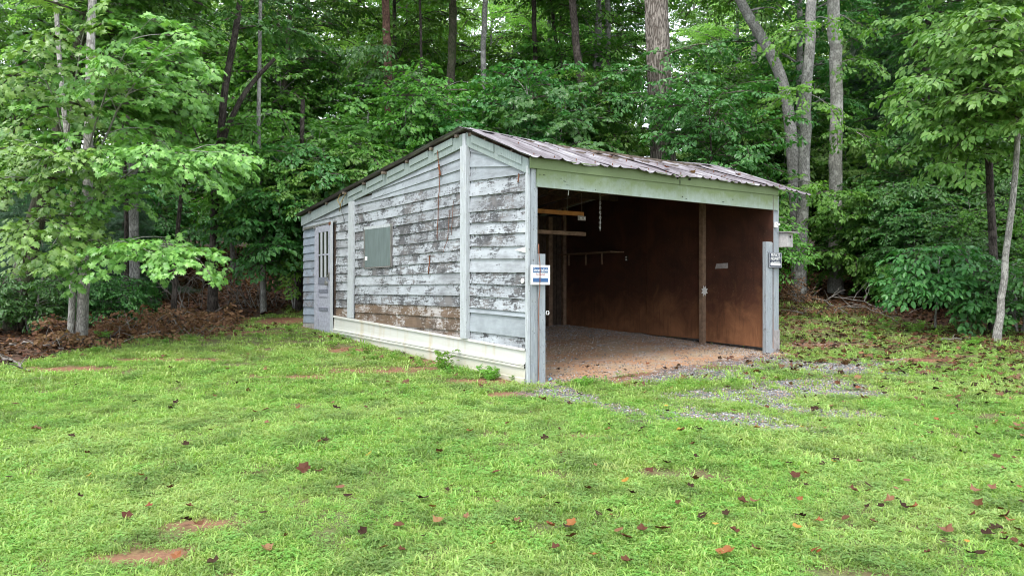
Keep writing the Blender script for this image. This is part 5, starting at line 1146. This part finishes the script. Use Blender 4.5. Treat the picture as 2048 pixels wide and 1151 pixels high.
# fallen leaves one can point at, each its own object
LM = {}
for k in FM:
    for v in range(4): LM[k, v] = dead_leaf(60 + v * 7 + FM.index(k), 'maple' if v != 3 else 'oval', .10).mesh('fallen_leaf', M[k])
def fallen(px, py, k, size, label, group=None):
    g = gpt(px, py); o = link('fallen_leaf', LM[k, rw.randrange(4)], None, label=label, cat='leaf', group=group); o.location = (g.x, g.y, g.z + .04)
    o.rotation_euler = (rw.uniform(-.5, .5), rw.uniform(-.5, .5), rw.uniform(0, 6.28)); o.scale = (size * .85,) * 3
named = [(608, 950, 'fl_red', 1.25, 'large red brown curled leaf alone in the middle of the left lawn'), (736, 920, 'fl_yellow', .8, 'single yellow leaf left of the centre of the lawn'), (682, 986, 'fl_tan', .8, 'pale tan leaf right of the large red brown one'),
         (845, 1011, 'fl_dark', 1.05, 'dark purple leaf on the lawn, below the yellow one'), (877, 1056, 'fl_tan', .9, 'tan and dark folded leaf nearer the bottom centre'), (795, 1064, 'fl_red', .8, 'reddish leaf left of the tan folded one'), (952, 998, 'fl_red', .6, 'small red leaf right of the dark purple one'),
         (768, 1110, 'fl_orange', .8, 'orange curled leaf at the bottom, left of centre'), (986, 1104, 'fl_orange', .55, 'small orange leaf at the bottom centre'), (424, 1142, 'fl_dark', .9, 'dark leaf right beside the bare red soil patch'), (353, 1130, 'fl_orange', .7, 'orange leaf lying on the bare red soil patch'),
         (254, 1046, 'fl_red', .8, 'red leaf above the bare soil patch at lower left'), (371, 1056, 'fl_dark', .8, 'dark leaf on the small upper soil patch'), (397, 1064, 'fl_red', .75, 'red leaf on the small upper soil patch'), (280, 961, 'fl_orange', .6, 'orange leaf on the empty left lawn'), (20, 965, 'fl_dark', .6, 'dark leaf at the left border of the lawn'),
         (1237, 1076, 'fl_tan', 1.0, 'tan leaf, upper one of a touching group at bottom centre right'), (1252, 1090, 'fl_red', .9, 'red leaf, lower one of a touching group at bottom centre right'), (1325, 1073, 'fl_red', 1.15, 'big brown red leaf right of the touching group'), (1452, 1122, 'fl_orange', 1.2, 'big bright orange leaf near the bottom edge'), (1253, 1142, 'fl_red', .8, 'red leaf touching the bottom edge'),
         (1486, 1018, 'fl_red', .85, 'left leaf of a red pair on the lower right lawn'), (1510, 1016, 'fl_tan', .85, 'right leaf of a red pair on the lower right lawn'), (1594, 1068, 'fl_yellow', .7, 'yellow orange leaf at lower right'), (1892, 1078, 'fl_tan', 1.0, 'tan upper leaf of the big pair at bottom right'), (1892, 1100, 'fl_red', 1.15, 'dark red lower leaf of the big pair at bottom right'), (2013, 1048, 'fl_red', .9, 'long red leaf at the right border'),
         (1828, 1028, 'fl_orange', .8, 'bright red orange leaf at the right of the lower lawn'), (1952, 994, 'fl_tan', 1.0, 'wide brown leaf at the right of the lawn'), (1388, 970, 'fl_red', .8, 'brown red leaf on the right half of the lawn'), (1590, 964, 'fl_red', .95, 'upright red leaf in the middle of the right lawn'), (1762, 1028, 'fl_dark', .6, 'dark leaf just left of the bright red orange one'),
         (1090, 886, 'fl_dark', .85, 'dark upright leaf below the near post'), (1113, 1020, 'fl_dark', .6, 'dark leaf on the lawn at bottom centre'), (533, 827, 'fl_red', .95, 'dark red leaf on the upper left lawn'), (597, 823, 'fl_orange', .7, 'orange leaf next to the dark red one on the upper left lawn'), (666, 812, 'fl_tan', .8, 'whitish leaf on the upper lawn before the skirt')]
for px, py, k, s, lab in named: fallen(px, py, k, s, lab)
gsh = 'fallen leaves scattered over the lawn'
cnt = 0
while cnt < 235:
    px = 2048 * (1 - rw.random() ** 1.9 * .99); py = 715 + 420 * rw.random() ** 1.4
    if px < 1050 and rw.random() < .5: continue
    if px < 1050 and py < 770: continue
    g = gpt(px, py); tt, ss = shed_local(g.x, g.y)
    if -.15 < tt < 4.9 and 0 < ss < 7.9 or g.y > 15: continue
    fallen(px, py, rw.choices(FM, [5, 6, 3, 1, 2])[0], rw.uniform(.4, .85), 'small curled red to brown maple leaf lying in the grass among many', gsh); cnt += 1
for px, py in [(1110, 726), (1115, 745), (1196, 737), (1212, 751), (1175, 740), (1296, 733), (1330, 742), (1165, 730)]: fallen(px, py, rw.choice(['fl_red', 'fl_dark', 'fl_orange']), .8, 'small dead leaf blown onto the gravel floor of the opening', 'dead leaves on the shed floor')
for t_, s_, k, lab in [(2.55, .25, 'fl_orange', 'bright orange leaf lying on the roof above the middle of the opening'), (3.62, .10, 'fl_orange', 'orange leaf on the roof edge over the sagging sheet'), (4.35, .42, 'fl_red', 'reddish leaf near the right end of the roof'), (2.95, .12, 'fl_tan', 'tan leaf caught on the roof edge nail row'), (1.75, .5, 'fl_red', 'small red leaf in a roof rib left of the orange ones')]:
    o = link('fallen_leaf', LM[k, 1], None, label=lab, cat='leaf'); o.location = world_of(t_, s_, float(roofz(s_)) + .055); o.rotation_euler = (.3, 0, t_ * 3); o.scale = (1.1,) * 3
g = gpt(1096, 764); a = Acc(); a.add([(0, 0, 0), (.06, .01, .02), (.07, .05, .01), (.01, .05, .03), (.035, .03, .045)], [(0, 1, 4), (1, 2, 4), (2, 3, 4), (3, 0, 4)])
o = link('plastic_scrap', a.mesh('plastic_scrap', M['blue']), None, label='crumpled blue plastic scrap in the gravel at the near post', cat='litter'); o.location = (g.x, g.y, g.z + .015)
# weeds along the skirt and the wood edge
def weed(seed, H=.22, n=5, leaf=.06):
    rng = np.random.default_rng(seed); tr, cr = Acc(), Acc(); C = Crown('oval', leaf, seed, L=.16, nside=3, nl=2)
    for i in range(n):
        az = rng.uniform(0, 6.28); P = curve((0, 0, 0), (math.cos(az) * H * .5, math.sin(az) * H * .5, H * rng.uniform(.6, 1)), .1, 5, rng); tr.tube(P, np.linspace(.003, .0015, 5), 4)
        for j in (1, 2, 3, 4): C.add(P[j], np.array([rng.normal(), rng.normal(), .2]), .55)
    C.build(cr); return tr.mesh('weed_stem', M['weed'], True), cr.mesh('weed_leaves', [M['weed'], M['weed']])
WD = [weed(i, .2 + .05 * i) for i in range(3)]
def place_weed(px, py, k, s, lab, grp=None):
    g = gpt(px, py); e = empty('weed', g, rw.uniform(0, 6), label=lab, cat='weed', group=grp); e.scale = (s,) * 3; link('stem', WD[k][0], e); link('leaves', WD[k][1], e)
place_weed(891, 737, 1, .95, 'bright green weed growing against the white skirt'); place_weed(984, 757, 0, .8, 'small weed at the skirt near the corner'); place_weed(1170, 775, 0, .7, 'pale weed in the gravel by the opening', None)
place_weed(1830, 668, 2, .9, 'yellow green weed clump at the wood edge beside the debris'); place_weed(1775, 655, 2, .7, 'little bright weed left of the yellow green clump')
for i in range(40):
    px = rw.choice([rw.uniform(650, 1050), rw.uniform(1560, 1960), rw.uniform(150, 620)])
    py = (692 + (px - 660) * .195 + rw.uniform(-4, 10)) if 650 <= px < 1051 else (628 + (px - 1560) * .15 + rw.uniform(-4, 25)) if px > 1559 else (700 - px * .08 + rw.uniform(-6, 22)) if px < 650 else 735 + rw.uniform(-8, 10)
    place_weed(px, py, rw.randrange(3), rw.uniform(.3, .6), 'small green weed sprouting along the lawn border', 'weeds along the lawn border')
print('objects', len(bpy.data.objects))
